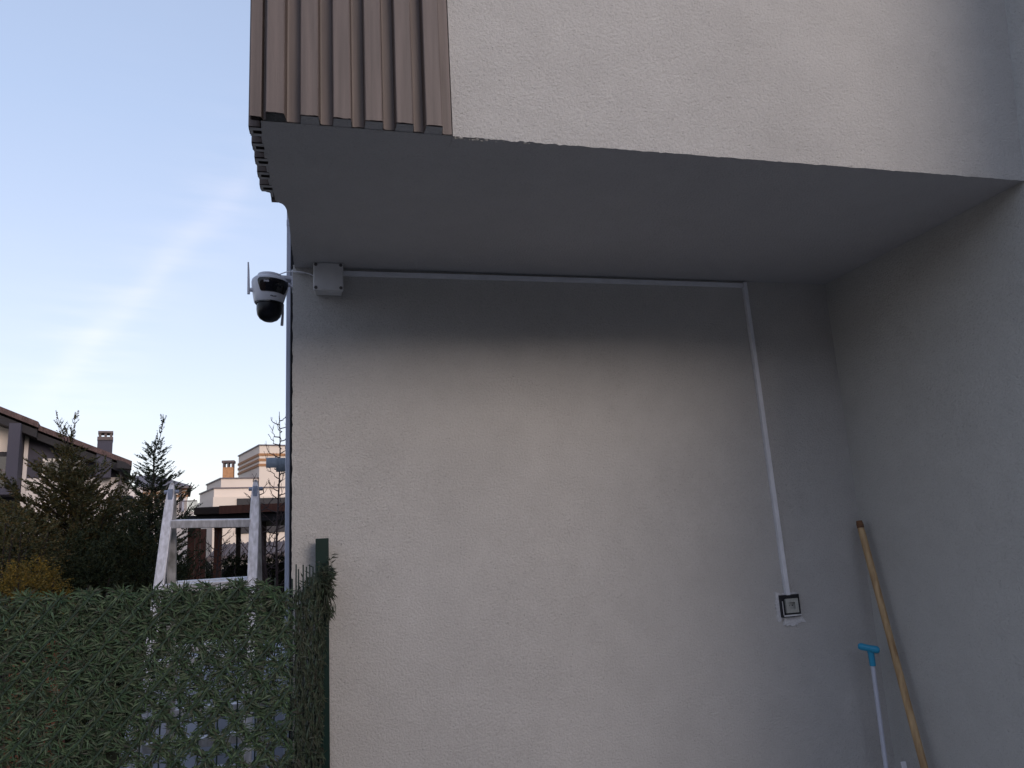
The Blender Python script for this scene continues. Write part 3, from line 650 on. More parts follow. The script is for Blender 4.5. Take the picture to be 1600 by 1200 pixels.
# ------------------------------------------------------------------ ladder
ld = thing('stepladder', 'weathered aluminium A frame stepladder standing behind the hedge fence', 'ladder', (-.46, 3.25, 0))
def railp(side, fr, z):       # side -1 left, 1 right; fr -1 front (near), 1 rear
    x = -.455+side*(.156 + (1.87-z)*.028) if side < 0 else -.455+side*(.166+(1.87-z)*.006)
    return Vector((x, 3.25+fr*(.010+(1.83-z)*.30), z))
for side in (-1, 1):
    for fr in (-1, 1):
        mb = MB(); A, B = railp(side, fr, 1.845), railp(side, fr, .02)
        w = .037 if fr < 0 else .033
        zs_ = [.02, .5, 1.0, 1.70, 1.78, 1.82, 1.845, 1.862, 1.872]; ws = [1, 1, 1, 1, .92, .80, .64, .46, .26]; vs = []
        dn = (B-A).normalized(); fn_ = Vector((1, 0, 0)).cross(dn).normalized()
        for z_, k_ in zip(zs_, ws):
            c_ = railp(side, fr, z_); vs += [c_+Vector((u_*w*k_/2, 0, 0))+fn_*v_*.011*(.55+.45*k_) for u_, v_ in ((-1, -1), (1, -1), (1, 1), (-1, 1))]
        nr = len(zs_); mb.add(vs, [(4*q+e, 4*q+(e+1) % 4, 4*q+4+(e+1) % 4, 4*q+4+e) for q in range(nr-1) for e in range(4)]+[(0, 1, 2, 3), (4*nr-4, 4*nr-3, 4*nr-2, 4*nr-1)])
        r_ = mb.build('rail', M['alu'] if fr < 0 else M['alu_dark'], ld, bevel=.002)  # rear rails get a darker, blotchier aluminium than the front ones
        m_ = MB(); q = railp(side, fr, .02); m_.box(q.x-.026, q.x+.026, q.y-.02, q.y+.02, 0, .045); m_.build('rubber_foot', M['black'], r_, bevel=.004)
    mb = MB(); p = railp(side, -1, 1.83); mb.box(p.x-.009, p.x+.009, p.y-.019, p.y-.010, 1.770, 1.845); mb.tube([(p.x-.028, 3.25, 1.835), (p.x+.028, 3.25, 1.835)], .008, 12)
    mb.build('hinge', M['alu_cap'], ld, bevel=.002)
for z, dz in ((1.700, 0), (1.462, 0), (1.20, 0), (.94, 0), (.68, 0), (.42, 0), (.16, 0)):
    for fr in (-1, 1):
        if fr > 0 and z > 1.6: continue
        a, b_ = railp(-1, fr, z), railp(1, fr, z)
        mb = MB(); mb.bar((a.x+.015, a.y, z+.006*(z > 1.6)), (b_.x-.015, b_.y, z-.004*(z > 1.6)), .030, .032, up=(0, -.15, 1))
        mb.build('rung', M['alu'], ld, bevel=.003)
# ------------------------------------------------------------------ tarp covered pile behind the hedge
def tarp():
    P = [at(150, 1290, 3.9), at(195, 1130, 3.9), at(238, 1042, 3.9), at(300, 1030, 3.9), at(385, 1035, 3.9), at(462, 1030, 3.9), at(470, 1290, 3.9)]
    mb = MB(); nu, nv = 60, 40; vs = []
    x0, x1 = P[0].x, P[-1].x+.02
    prof = [(p.x, p.z) for p in P[1:-1]]
    def ht(x):
        pr = [(x0-.02, .0)] + prof + [(x1, prof[-1][1])]
        for (a, za), (b_, zb) in zip(pr, pr[1:]):
            if a <= x <= b_: return za+(zb-za)*(x-a)/(b_-a)
        return prof[-1][1]
    for j in range(nv+1):
        for i in range(nu+1):
            x = x0+(x1-x0)*i/nu; H = ht(x); s_ = j/nv*2.4
            if s_ < 1: y, z = 3.9-.04*(1-s_), H*s_*.98
            elif s_ < 1.8: y, z = 3.9+(s_-1)/.8*.9, H*.98+.05*math.sin((s_-1)/.8*math.pi)
            else: y, z = 4.8+.05*(s_-1.8), H*.98*(1-(s_-1.8)/.6)
            w = .02*noise.noise(Vector((x*4, s_*3, 0)))+.012*math.sin(x*26+2*noise.noise(Vector((x*3, s_, 2))))*(1 if s_ < 1 else .3)
            vs.append((x, y+w, max(z+.01*noise.noise(Vector((x*6, s_*5, 3))), .004)))
    mb.add(vs, [(j*(nu+1)+i, j*(nu+1)+i+1, (j+1)*(nu+1)+i+1, (j+1)*(nu+1)+i) for j in range(nv) for i in range(nu)])
    return mb.build('tarp_covered_pile', M['tarp'], None, smooth=60, recalc=False)
tag(tarp(), 'pale blue grey tarp over a low pile, glimpsed through the gaps of the leaf hedge', 'tarp')
for k, (px, w, lab) in enumerate(((78, .10, 'orange brown timber post behind the hedge leaves, the one nearer to the ladder'), (22, .07, 'orange brown timber post glimpsed through the hedge at the far left edge'))):
    p = at(px, 1100, 4.4); mb = MB(); mb.box(p.x-w/2, p.x+w/2, 4.4, 4.4+w, 0, 1.22 if k == 0 else 1.10)
    tag(mb.build('timber_post', M['orange_wood'], None, bevel=.005), lab, 'post', 'timber posts behind the hedge')
# ------------------------------------------------------------------ pergola
pg = thing('pergola', 'dark stained timber pergola with a flat roof and red brown posts behind the ladder', 'pergola', (-.9, 11, 0))
pz = at(360, 793, 10).z
def px_(px, py, Y): return at(px, py, Y).x
mb = MB(); xl = px_(303, 790, 10); mb.box(xl, .8, 10, 13.0, pz-.075, pz+.02); mb.build('roof_deck', M['pergola_wood'], pg, bevel=.01)
mb = MB(); mb.box(px_(289, 795, 10), .9, 10.06, 12.9, pz-.185, pz-.078); mb.build('roof_beam_frame', M['eave'], pg, bevel=.008)
mb = MB(); mb.box(xl+.3, .8, 9.975, 9.997, pz-.075, pz+.026); mb.build('fascia_board', M['red_wood'], pg)
for px, w, Y in ((298, .085, 10.4), (307.5, .075, 11.5), (317, .08, 12.5), (340, .09, 10.4), (372, .07, 12.6), (410, .09, 10.4)):
    x = px_(px, 850, Y); m_ = MB(); m_.box(x-w/2, x+w/2, Y, Y+w, 0, pz-.187); m_.build('post', M['red_wood'] if px < 345 else M['pergola_wood'], pg, bevel=.006)
# ------------------------------------------------------------------ vegetation
def spray(mb, p, d, ln, rg, dens_=1.0, lw=.006):
    """flat feathery conifer spray: short scale leaves either side of a twig"""
    d = d.normalized(); s_ = d.cross(Vector((rg.uniform(-.4, .4), rg.uniform(-.4, .4), 1))).normalized()
    n = max(5, int(ln/.014*dens_))
    for i in range(n):
        t = (i+.5)/n; q = p+d*ln*t
        for sg in (-1, 1):
            l = ln*(.27*(1-t)+.07)*rg.uniform(.6, 1.3)
            dd = (d*.75+s_*sg*.7+Vector((0, 0, rg.uniform(-.25, .3)))).normalized()
            w = dd.cross(Vector((rg.uniform(-1, 1), rg.uniform(-1, 1), rg.uniform(-1, 1)))).normalized()*lw
            mb.add([q, q+dd*l*.5+w, q+dd*l, q+dd*l*.5-w], [(0, 1, 2, 3)])
def conifer(name, label, base, H, zlow, rad, m, seed, nb, density=1.0, lean=(0, 0), lw=.006, leaders=((0, 0, 0),), z0=0.15, asc=.55, group=None):
    lw = lw*1.35
    """rad(h) crown radius at height h; branches rise off the trunk and carry sprays"""
    rg = random.Random(seed); t = thing(name, label, 'tree', base, group); base = Vector(base)
    tr = MB(); cr = MB()
    axis = lambda h: base+Vector((lean[0]*(h/H)**2, lean[1]*(h/H)**2, h))
    tr.tube([axis(H*k/12)+Vector((.012*math.sin(k*2.1), .01*math.cos(k*1.7), 0)) for k in range(13)], [max(.0045, .055*(1-k/12)**1.0*H/3+.003) for k in range(13)], 7)
    hs = []
    for k in range(nb):
        u = (k+.5)/nb; h = z0+(H*.985-z0)*(u**.85); hs.append(h)
    for k, h in enumerate(hs):
        an = k*2.39996+rg.uniform(-.5, .5); r_ = rad(h)*rg.uniform(.55, 1.15)
        if r_ < .03: r_ = .03
        a0 = axis(h*.97); rise = asc*rg.uniform(.6, 1.35)*r_
        hd = Vector((math.cos(an), math.sin(an), 0)); npt = 6
        pts = [a0+hd*r_*(q/npt)+Vector((0, 0, rise*(q/npt)**1.3)) + Vector((rg.gauss(0, .015), rg.gauss(0, .015), rg.gauss(0, .01)))*(r_*(q > 0)) for q in range(npt+1)]
        tr.tube(pts, [max(.0018, .012*(1-q/npt)*min(1, r_)+.0018) for q in range(npt+1)], 4, cap=False)
        L_ = (pts[-1]-pts[0]).length; ns = max(3, int(L_/.042*density))
        for s_ in range(ns):
            tt = .10+.90*(s_+rg.random())/ns; fi = min(tt*npt, npt-.001); i = int(fi); q = pts[i].lerp(pts[i+1], fi-i); dv = (pts[i+1]-pts[i]).normalized()
            sd = dv.cross(Vector((0, 0, 1))).normalized()*(1 if s_ % 2 else -1)
            dd = dv*rg.uniform(.5, 1)+sd*rg.uniform(.1, .9)+Vector((0, 0, rg.uniform(-.15, .65)))
            spray(cr, q, dd, rg.uniform(.10, .20)*(1 if L_ > .25 else .65), rg, 1.0, lw)
        spray(cr, pts[-1], pts[-1]-pts[-2], rg.uniform(.10, .18)*(1 if L_ > .2 else .7), rg, 1.0, lw)
    for lx_, ly_, lh in leaders:
        a0 = axis(H*.93) if lh else axis(H*.97); a1 = axis(H)+Vector((lx_, ly_, lh)); tr.tube([a0, a0.lerp(a1, .5)+Vector((.01, 0, 0)), a1], [.006, .004, .0015], 5)
        for s_ in range(int(3+abs(lh)*40)):
            q = a0.lerp(a1, rg.uniform(.3, 1)); spray(cr, q, (a1-a0).normalized()+Vector((rg.uniform(-.9, .9), rg.uniform(-.5, .5), rg.uniform(0, .5))), rg.uniform(.06, .13), rg, 1, lw)
    tr.build('trunk', M['bark'], t, smooth=60, recalc=False); cr.build('crown', M[m], t, recalc=False)
    return t
def lerp_tab(tab):
    def f(h):
        if h <= tab[0][0]: return tab[0][1]
        for (a, ra), (b_, rb) in zip(tab, tab[1:]):
            if a <= h <= b_: return ra+(rb-ra)*(h-a)/(b_-a)
        return tab[-1][1]
    return f
b1 = at(120, 915, 8); conifer('cypress_tree', 'tall ragged brownish conifer in front of the grey gabled house', (b1.x, 8, 0), 2.74, 0, lerp_tab([(0, .8), (1.5, .85), (1.9, .62), (2.2, .38), (2.45, .20), (2.7, .06)]), 'conifer_brown', 5, 210, 1.05, lean=(-.16, 0), leaders=((-.11, 0, .24), (.055, 0, .20), (-.02, 0, .08)))
b1 = at(30, 915, 7.6); conifer('cypress_tree', 'broad low conifer with rusty tips at the far left edge of the garden', (b1.x-.1, 7.6, 0), 2.10, 0, lerp_tab([(0, .7), (1.4, .70), (1.8, .36), (2.1, .08)]), 'conifer_brown', 6, 120, 1.0, leaders=((.03, 0, .05),))
b1 = at(226, 900, 9); conifer('cypress_tree', 'slender pointed dark conifer standing apart just left of the ladder', (b1.x, 9, 0), 2.90, 0, lerp_tab([(0, .45), (1.9, .42), (2.2, .32), (2.45, .22), (2.7, .12), (2.95, .04)]), 'conifer', 8, 150, 1.2, lean=(.06, 0), leaders=((.07, 0, .17),))
def bush(name, label, c, sz, m, seed, n, cat='shrub', lw=.007, ln=(.07, .15), trunk=True):
    """sprays rooted on branching stems, ends pushed to an uneven shell"""
    rg = random.Random(seed); t = thing(name, label, cat, (c[0], c[1], 0)); C0 = Vector(c); cr = MB(); tr = MB()
    for k in range(n):
        th = rg.uniform(0, 2*math.pi); cz = rg.uniform(-1, 1); rr = rg.random()**.28
        s_ = math.sqrt(1-cz*cz); v = Vector((s_*math.cos(th), s_*math.sin(th), cz))
        bumpy = 1+.33*noise.noise(v*2.1+Vector((seed, 0, 0)))+.15*noise.noise(v*5+Vector((0, seed, 0)))
        p = C0+Vector((v.x*sz[0], v.y*sz[1], v.z*sz[2]))*rr*bumpy
        if p.z < .03: continue
        spray(cr, p, v*.8+Vector((rg.gauss(0, .4), rg.gauss(0, .4), rg.gauss(.25, .35))), rg.uniform(*ln), rg, .8, lw)
    for k in range(14):
        th = rg.uniform(0, 2*math.pi); e = C0+Vector((math.cos(th)*sz[0]*.7, math.sin(th)*sz[1]*.7, sz[2]*rg.uniform(-.1, .8)))
        b0 = Vector((c[0]+rg.uniform(-.08, .08), c[1]+rg.uniform(-.08, .08), 0)); tr.tube([b0, b0.lerp(e, .5)+Vector((0, 0, .1)), e], [.018, .010, .004], 5)
    cr.build('foliage', M[m], t, recalc=False); tr.build('stems', M['bark'], t, recalc=False); return t
for i, (px, Y, w, top, m, lab, n) in enumerate((
    (-40, 6.9, .55, 830, 'hedge_dark', 'dark evergreen shrub cut off by the left edge of the view', 1500),
    (110, 7.0, .60, 828, 'hedge_dark', 'dark rounded shrub right behind the golden shrub', 2200),
    (200, 7.4, .55, 808, 'hedge_dark', 'dense dark green shrub below the slender pointed conifer', 2200),
    (262, 8.2, .45, 838, 'hedge_dark', 'small dark shrub seen between the two left rails of the ladder', 1100))):
    tp = at(px, top, Y); h = tp.z*.55; bush('evergreen_shrub', lab, (tp.x, Y, tp.z-h), (w, .45, h), m, 30+i, n)
gp = at(48, 882, 5.6); bush('golden_shrub', 'golden yellow conifer shrub rising just over the leaf hedge', (gp.x, 5.6, gp.z-.22), (.21, .21, .20), 'conifer_yellow', 51, 900, ln=(.05, .11), lw=.005)
gp = at(20, 800, 6.4); bush('golden_shrub', 'rusty olive shrub at the left edge behind the golden one', (gp.x, 6.4, gp.z-.35), (.36, .3, .35), 'conifer_brown', 52, 900, ln=(.05, .12))
# background hedge rows under and beyond the pergola
for i, (pa, pb, Y, top, lab) in enumerate(((268, 352, 13.6, 886, 'dark clipped hedge behind the red brown pergola posts'), (352, 520, 12.2, 874, 'dark low hedge filling the right side of the ladder opening'), (-300, 235, 12.5, 842, 'long dark hedge in front of the grey gabled house'))):
    A, B = at(pa, top, Y), at(pb, top, Y); rg = random.Random(70+i); t = thing('garden_hedge', lab, 'hedge', ((A.x+B.x)/2, Y, 0)); cr = MB(); core = MB()
    nn_ = int((B.x-A.x)*900)
    for k in range(nn_):
        x = rg.uniform(A.x, B.x); z = rg.uniform(.6, 1)**.7*(A.z+.07*noise.noise(Vector((x*1.8, i, 0)))); y = Y+rg.uniform(-.3, .3)
        spray(cr, Vector((x, y, z)), Vector((rg.gauss(0, .6), -.6+rg.gauss(0, .4), rg.gauss(.5, .4))), rg.uniform(.08, .16), rg, .7, .009)
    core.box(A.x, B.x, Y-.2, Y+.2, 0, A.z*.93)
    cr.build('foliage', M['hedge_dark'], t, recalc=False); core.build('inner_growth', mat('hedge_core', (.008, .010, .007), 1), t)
def bare(name, label, base, H, seed, spread, nb, r0=.022, lean=0, group=None):
    rg = random.Random(seed); t = thing(name, label, 'tree', base, group); base = Vector(base); tr = MB(); bm_ = MB()
    ax = lambda h: base+Vector((lean*h/H+.015*math.sin(h*3), 0, h))
    tr.tube([ax(H*k/14) for k in range(15)], [r0*(1-k/14)**.8+.003 for k in range(15)], 7); tr.build('trunk', M['twig'], t, smooth=60, recalc=False)
    for k in range(nb):
        h = H*(.38+.60*k/nb); an = k*2.4+rg.uniform(-.4, .4); L_ = spread*(1-.55*k/nb)*rg.uniform(.6, 1.2); hd = Vector((math.cos(an), math.sin(an)*.7, 0))
        p = ax(h); pts = [p]
        for q in range(1, 7): pts.append(p+hd*L_*(q/6)**.8+Vector((0, 0, L_*.9*(q/6)**1.5))+Vector((rg.gauss(0, .012), rg.gauss(0, .012), 0)))
        bm_.tube(pts, [.0045*(1-q/6)+.0020 for q in range(7)], 4, cap=False)
        for s_ in range(3):
            i = rg.randint(2, 5); p2_ = pts[i]; dv = (pts[i+1 if i < 6 else 6]-pts[i-1]).normalized(); l2 = L_*rg.uniform(.25, .5)
            e = p2_+(dv+Vector((rg.gauss(0, .5), rg.gauss(0, .5), rg.gauss(.3, .3)))).normalized()*l2
            bm_.tube([p2_, p2_.lerp(e, .5)+Vector((0, 0, -.01)), e], [.0026, .0022, .0016], 4, cap=False)
    bm_.build('crown', M['twig'], t, recalc=False); return t
q = at(434, 900, 8.6); tpz = at(432, 650, 8.6); bare('bare_tree', 'thin leafless sapling rising beside the downpipe to above the striped tower', (q.x, 8.6, 0), tpz.z+.05, 3, .36, 40, .016)
q = at(446, 905, 7.2); tp = at(402, 745, 7.2); bare('bare_tree', 'leaning leafless sapling crossing in front of the cream house', (q.x, 7.2, 0), tp.z, 9, .30, 20, .018, lean=tp.x-q.x)
q = at(330, 900, 9.6); tp = at(345, 830, 9.6); bare('bare_tree', 'tangled leafless climber among the pergola posts', (q.x, 9.6, 0), tp.z, 14, .35, 30, .02, lean=.1)
# ------------------------------------------------------------------ far houses
def face(px, py, Y): p = at(px, py, Y); return p
def pf(parent, name, m, poly, Y, depth, sub=None, bevel=0):
    """a solid whose front outline is given by picture directions at distance Y"""
    pts = [at(px, py, Y) for px, py in poly]; mb = MB(); mb.prism([(p.x, p.z) for p in pts], 1, Y, Y+depth)
    return mb.build(name, M[m], parent, bevel=bevel)
def X(px, Y): return at(px, 760, Y).x
def Z(px, py, Y): return at(px, py, Y).z
# grey gabled house
Y0 = 24.0
gh = thing('gabled_house', 'grey and white two storey house with a sloping tiled roof and chimney, behind the conifers', 'house', (X(183, 24.0), 24, 0))
mb = MB(); xs = [-160, 40, 190]; mb.prism([(X(-160, Y0), 0), (X(183, Y0), 0), (X(183, Y0), Z(183, 722, Y0)), (X(47, Y0), Z(47, 674, Y0)), (X(-160, Y0), Z(-160, 594, Y0))], 1, Y0, Y0+9)
mb.build('gable_wall', M['grey_wall'], gh)
mb = MB(); mb.box(X(24.5, Y0), X(41, Y0), Y0-1.1, Y0-.005, Z(30, 764, Y0-1), Z(30, 667, Y0-1)); mb.build('pillar', M['grey_wall'], gh)
mb = MB(); mb.box(X(-160, Y0), X(24, Y0), Y0-.05, Y0-.003, Z(10, 711, Y0), Z(10, 664, Y0)); mb.build('cream_panel', M['cream'], gh)
mb = MB(); mb.box(X(-160, Y0), X(23.5, Y0), Y0-.02, Y0-.003, Z(10, 766, Y0), Z(10, 713, Y0)); wf = mb.build('balcony_shade_panel', M['shade'], gh)  # flat dark panel: the shade of the balcony recess is in its colour
mb = MB(); mb.box(X(2, Y0), X(17, Y0), Y0-.035, Y0-.023, Z(10, 764, Y0), Z(10, 718, Y0)); mb.build('pane', M['glass'], wf)
mb = MB(); zb = Z(10, 740, Y0-1)
for k in range(12): x = X(24, Y0)-.02-k*.12; mb.box(x-.008, x+.008, Y0-1.06, Y0-1.045, Z(10, 766, Y0-1), zb)
mb.box(X(24, Y0)-1.5, X(24, Y0), Y0-1.07, Y0-1.035, zb, zb+.04); mb.build('railing', M['coping'], gh)
mb = MB(); mb.box(X(-160, Y0), X(41, Y0), Y0-1.2, Y0-.004, Z(10, 776, Y0-1), Z(10, 766.5, Y0-1)); mb.build('balcony_slab', M['grey_wall'], gh)
mb = MB(); mb.box(X(42, Y0), X(48, Y0), Y0-.10, Y0-.003, Z(45, 800, Y0), Z(45, 671, Y0)); mb.build('white_corner_strip', M['white_wall'], gh)
mb = MB(); mb.box(X(48.5, Y0), X(190, Y0), Y0-.12, Y0-.003, 0, Z(100, 749, Y0)); mb.build('white_lower_wall', M['white_wall'], gh)
wn_ = MB(); x0, x1, z0, z1 = X(70, Y0), X(134, Y0), Z(100, 747, Y0), Z(100, 719, Y0)
wn_.box(x0, x1, Y0-.06, Y0-.004, z1-.10, z1); wn_.box(x0, x0+.07, Y0-.06, Y0-.004, z0, z1-.103); wn_.box(x1-.09, x1, Y0-.06, Y0-.004, z0, z1-.103); wn_.box(x1-.22, x1-.16, Y0-.06, Y0-.004, z0, z1-.103)
w_ = wn_.build('window', M['frame_white'], gh); m_ = MB(); m_.box(x0+.072, x1-.23, Y0-.03, Y0-.004, z0, z1-.105); m_.build('pane', M['glass'], w_)
# roof with rafter depth, tiles on top
def roofslab(pa, pb, th, y0, y1, m, nm, lift=0):
    A, B = at(*pa, y0), at(*pb, y0); mb = MB(); mb.prism([(A.x, A.z+lift), (B.x, B.z+lift), (B.x, B.z+lift-th), (A.x, A.z+lift-th)], 1, y0, y1); return mb.build(nm, M[m], gh)
roofslab((-160, 581), (52, 663), .16, 23.1, 33.5, 'tile', 'roof'); roofslab((52, 666), (197, 720), .15, 23.4, 33.5, 'tile', 'roof')
roofslab((-160, 588), (52, 670), .22, 23.2, 33.4, 'eave', 'eave_board', -.10); roofslab((52, 672), (195, 726), .20, 23.5, 33.4, 'eave', 'eave_board', -.10)
ce = MB(); ce.prism([(X(181, Y0), Z(181, 729, Y0)), (X(181, Y0), Z(181, 737, Y0)), (X(203, Y0), Z(203, 738, Y0)), (X(199, Y0), Z(200, 731, Y0)), (X(190, Y0), Z(192, 727, Y0)), (X(181, Y0), Z(181, 725, Y0))], 1, 22.9, 23.3); ce.build('eave_end', M['eave'], gh)
mb = MB(); mb.tube([(X(188, Y0), Y0-.3, Z(188, 735, Y0)), (X(187, Y0), Y0-.3, Z(188, 775, Y0))], .05, 8); mb.build('gutter_pipe', M['coping'], gh)
cz1 = Z(166, 681, 23.6); mb = MB(); mb.box(X(154.5, 23.6)-.18, X(177.5, 23.6)-.18, 23.45, 23.99, Z(166, 747, 23.6), cz1-.16)
ch = mb.build('chimney', M['grey_wall'], gh)
mb = MB(); mb.box(X(154, 23.6)-.18, X(178, 23.6)-.18, 23.42, 23.99, cz1-.155, cz1-.06)
mb.build('brick_collar', M['grey_brick'], ch)
mb = MB(); xa, xb = X(156, 23.6)-.18, X(176.5, 23.6)-.18
for x in (xa, (xa+xb)/2-.03, xb-.06): mb.box(x, x+.06, 23.48, 23.54, cz1-.058, cz1+.05); mb.box(x, x+.06, 23.86, 23.92, cz1-.058, cz1+.05)
mb.box(xa-.02, xb+.02, 23.44, 23.97, cz1+.052, cz1+.11); mb.build('chimney_cap', M['grey_brick'], ch)
# white outbuilding wing right of the gable
mb = MB(); mb.box(X(178, 25), X(215, 25), 25, 30, 0, Z(200, 752, 25)); mb.build('white_wing', M['white_wall'], gh)
mb = MB(); mb.prism([(X(150, 22.5), Z(150, 775, 22.5)), (X(184, 22.5), Z(184, 775, 22.5)), (X(191, 22.5), Z(191, 785, 22.5)), (X(150, 22.5), Z(150, 785, 22.5))], 1, 22.5, 23.8); mb.build('porch_roof', M['grey_wall'], gh)
# striped villas: rotated boxes so that their shaded left flanks show
def villa(name, label, Y, loc, stuff):
    return thing(name, label, 'house', loc)
def rotbox(mb, cx, cy, w, d, z0, z1, ang, ox=0, oy=0, g=0):
    Mx = Matrix.Translation((cx, cy, 0)) @ Matrix.Rotation(ang, 4, 'Z'); mb.box(ox-g, ox+w+g, oy-g, oy+d+g, z0, z1, 0, Mx)
def block(parent, px, py, Y, w, d, h, ang, m='cream', stripes=0, nm='wall', cop=True, sth=.16, gap=.22, z0=0):
    """front-left vertical corner stands at (px, .., Y); front runs right, flank runs back-left"""
    p = at(px, py, Y); mb = MB(); rotbox(mb, p.x, Y, w, d, z0, p.z, ang); o = mb.build(nm, M[m], parent)
    if cop: c = MB(); rotbox(c, p.x, Y, w, d, p.z+.003, p.z+.07, ang, g=.05); c.build('coping', M['coping'], parent)
    for k in range(stripes):
        s_ = MB(); zz = p.z-.40-k*gap*1.6; rotbox(s_, p.x, Y, w, d, zz-sth, zz, ang, g=.045); s_.build('stripe', M['stripe'], parent)
    return p
AN = R(18)
v1 = thing('cream_villa', 'cream stepped villa with a brown striped tower and brick chimney beyond the pergola', 'house', (-4, 40, 0))
block(v1, 405.5, 696.5, 40.5, 6, 5, 0, AN, stripes=3, nm='tower', sth=.13, gap=.17)
block(v1, 345.5, 748.5, 40.0, 9, 4, 0, AN, nm='upper_storey')
block(v1, 334.5, 764, 39.2, 11, 4, 0, AN, nm='middle_storey')
block(v1, 333, 777, 38.6, 13, 5, 0, R(17), nm='lower_storey', cop=False)
def vwin(parent, pxa, pya, pxb, pyb, Y, m='shade', pane=True):
    a, b_ = at(pxa, pya, Y), at(pxb, pyb, Y); mb = MB(); mb.prism([(a.x, a.z), (b_.x, a.z), (b_.x, b_.z), (a.x, b_.z)], 1, Y, Y+.3); w_ = mb.build('window', M[m], parent)
    if pane: q = MB(); q.box(min(a.x, b_.x)+.12, max(a.x, b_.x)-.12, Y-.03, Y-.004, min(a.z, b_.z)+.1, max(a.z, b_.z)-.1); q.build('pane', M['glass'], w_)
mb = MB(); q = at(368, 778, 38.3); rotbox(mb, q.x, 38.9, 3.6, .3, Z(368, 800, 38.3), q.z, R(17), oy=-.06); mb.build('window', M['shade'], v1)
mb = MB(); q = at(366, 813, 38.3); rotbox(mb, q.x, 38.9, 3.2, .3, Z(366, 834, 38.3), q.z, R(17), oy=-.06); mb.build('window', M['shade'], v1)
cy = 41.5; a, b_ = at(347.5, 748, cy), at(364.5, 724.5, cy); mb = MB(); mb.box(a.x, b_.x, cy, cy+.6, a.z-.4, at(356, 730, cy).z); ck = mb.build('chimney', M['brick'], v1)
mb = MB(); zt_ = at(356, 729.8, cy).z; zt2 = at(356, 723, cy).z; w3 = (b_.x-a.x)
for f_ in (0, .42, .84): mb.box(a.x+w3*f_, a.x+w3*(f_+.16), cy, cy+.6, zt_+.002, zt2)
mb.box(a.x-.05, b_.x+.05, cy-.05, cy+.65, zt2+.002, zt2+.12); mb.build('chimney_cap', M['grey_brick'], ck)
# low tiled roof in front of it
mb = MB(); a = at(343, 851, 26); b_ = at(400, 848, 26); c = at(350, 870, 24)
mb.add([(a.x, 26, a.z), (b_.x+3, 26, a.z), (b_.x+3, 24, c.z), (a.x-.1, 24, c.z), (a.x, 26.1, a.z-.15), (b_.x+3, 26.1, a.z-.15), (b_.x+3, 24, c.z-.12), (a.x-.1, 24, c.z-.12)], [(0, 3, 2, 1), (4, 5, 6, 7), (3, 7, 6, 2), (0, 4, 7, 3)])
sh = thing('garden_shed', 'low shed with a brown corrugated roof seen through the ladder', 'shed', (a.x+2, 25, 0)); 
for k in range(26):
    x = a.x+.03+k*.14; mb.bar((x, 26.0, a.z+.02), (x-.05, 24.0, c.z+.02), .05, .04)
mb.build('corrugated_roof', M['grey_brick'], sh)
mb = MB(); mb.box(a.x+.1, b_.x+2.8, 24.3, 26, 0, c.z-.13); mb.build('wall', M['white_wall'], sh)
v2 = thing('striped_villa', 'distant pale villa with brown stripes and a dark hipped roof, right of the slender conifer', 'house', (at(293, 759, 52).x, 52, 0))
Yv = 52; 
mb = MB(); A = at(222, 754, Yv); B = at(293, 759, Yv); Zb = 0
mb.box(A.x, B.x, Yv, Yv+8, 0, B.z); mb.build('wall', M['cream'], v2)
for k, py in enumerate((764, 769.5, 775)):
    s_ = MB(); zz = at(260, py, Yv).z; s_.box(A.x-.04, B.x+.04, Yv-.05, Yv+8.05, zz-.10, zz+.02); s_.build('stripe', M['stripe'], v2)
mb = MB(); pk = at(238, 745, Yv+3); e0 = at(218, 757, Yv-.6); e1 = at(297, 759, Yv-.6)
vs = [(e0.x, Yv-.6, e1.z), (e1.x, Yv-.6, e1.z), (e1.x, Yv+8.6, e1.z), (e0.x, Yv+8.6, e1.z), (pk.x-.8, Yv+4, pk.z+.15), (pk.x+.8, Yv+4, pk.z+.15)]
vs += [(x, y, z-.12) for x, y, z in vs[:4]]
mb.add(vs, [(0, 1, 5, 4), (1, 2, 5), (2, 3, 4, 5), (3, 0, 4), (0, 6, 7, 1), (1, 7, 8, 2), (2, 8, 9, 3), (3, 9, 6, 0), (6, 9, 8, 7)]); mb.build('roof', M['coping'], v2)
mb = MB(); a, b_ = at(280, 787, Yv), at(288, 796, Yv); mb.box(a.x, b_.x, Yv-.09, Yv-.003, Z(284, 800, Yv), Z(284, 780, Yv)); mb.build('window', M['pipe'], v2)
mb = MB(); p = at(283, 757, Yv); mb.tube([(p.x, Yv-.15, p.z), (p.x, Yv-.15, 0)], .06, 6); mb.build('rain_pipe', M['coping'], v2)
rl = MB(); a, b_ = at(236, 786, 49), at(293, 787, 49); zb = Z(265, 800, 49)
for k in range(30): x = a.x+(b_.x-a.x)*k/29; rl.box(x-.02, x+.02, 49, 49.04, zb, a.z)
rl.box(a.x, b_.x, 48.98, 49.06, a.z+.002, a.z+.07); rl.build('terrace_railing', M['coping'], v2)
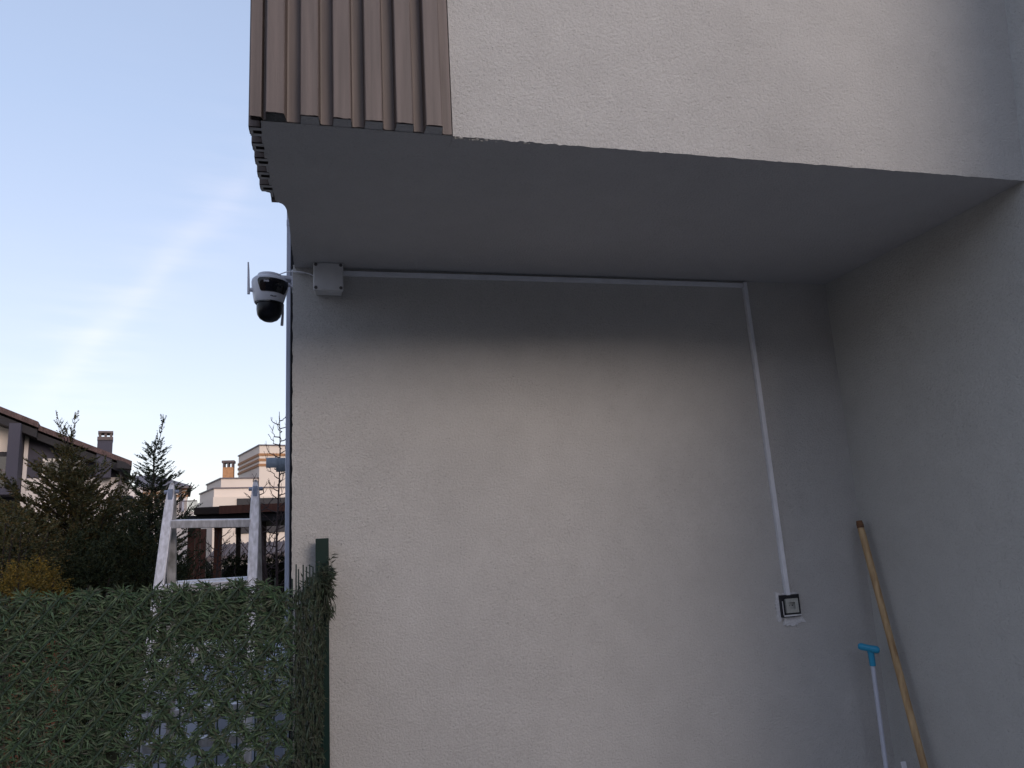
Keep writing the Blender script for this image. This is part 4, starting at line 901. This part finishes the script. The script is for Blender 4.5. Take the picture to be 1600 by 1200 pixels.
mb = MB(); mb.box(A.x-3, B.x+.4, 49.1, 51.9, 0, zb-.02); mb.build('terrace', M['white_wall'], v2)
# pale neighbouring villa low between the gable house and the striped one
v3 = thing('white_villa', 'low white villa partly hidden behind the conifers right of the grey gabled house', 'house', (at(232, 786, 34).x, 34, 0))
mb = MB(); a, b_ = at(176, 757, 34), at(232, 786, 34); mb.box(a.x-3, b_.x, 34, 40, 0, b_.z-.02); mb.build('wall', M['white_wall'], v3)
mb = MB(); mb.box(at(176, 757, 34).x, at(222, 757, 34).x, 36, 40.5, b_.z-.015, a.z); mb.build('upper_storey', M['white_wall'], v3)
mb = MB(); mb.box(a.x-3.1, b_.x+.1, 33.9, 40.1, b_.z-.018, b_.z+.06); mb.build('coping', M['coping'], v3)

# ------------------------------------------------------------------ unseen houses added behind the camera to block the low sky
def blocker_house(lab, x0, x1, y0, y1, h, front, m):
    t = thing('sky_blocker_house', lab, 'house', ((x0+x1)/2, (y0+y1)/2, 0)); mb = MB(); mb.box(x0, x1, y0, y1, 0, h); mb.build('wall', M[m], t)
    mb = MB(); xm = (x0+x1)/2; mb.prism([(x0-.5, h+.003), (x1+.5, h+.003), (x1+.5, h+.15), (xm, h+1.3), (x0-.5, h+.15)], 1, y0-.5, y1+.5); mb.build('roof', M['tile'], t)
    for zz in (1.0, 3.8):
        k = x0+1.2
        while front and k+1.4 < x1:
            w = MB(); w.box(k, k+1.3, y1+.003, y1+.06, zz, zz+1.4); w_ = w.build('window', M['frame_white'], t); p = MB(); p.box(k+.1, k+1.2, y1+.063, y1+.07, zz+.1, zz+1.3); p.build('pane', M['glass'], w_); k += 3.0
blocker_house('unseen grey two storey house added directly behind the camera to block low sky light', -7, 6, -22, -13, 5.8, True, 'grey_wall')
blocker_house('unseen grey two storey house added behind and right of the camera to block low sky light', 8, 21, -24, -14, 5.8, True, 'grey_wall')
blocker_house('unseen brownish two storey house added behind and left of the camera to block low sky light', -24, -9.5, -20, -11, 5.6, True, 'stripe')

gh.rotation_euler.z = R(14); v2.rotation_euler.z = R(10); v3.rotation_euler.z = R(12)
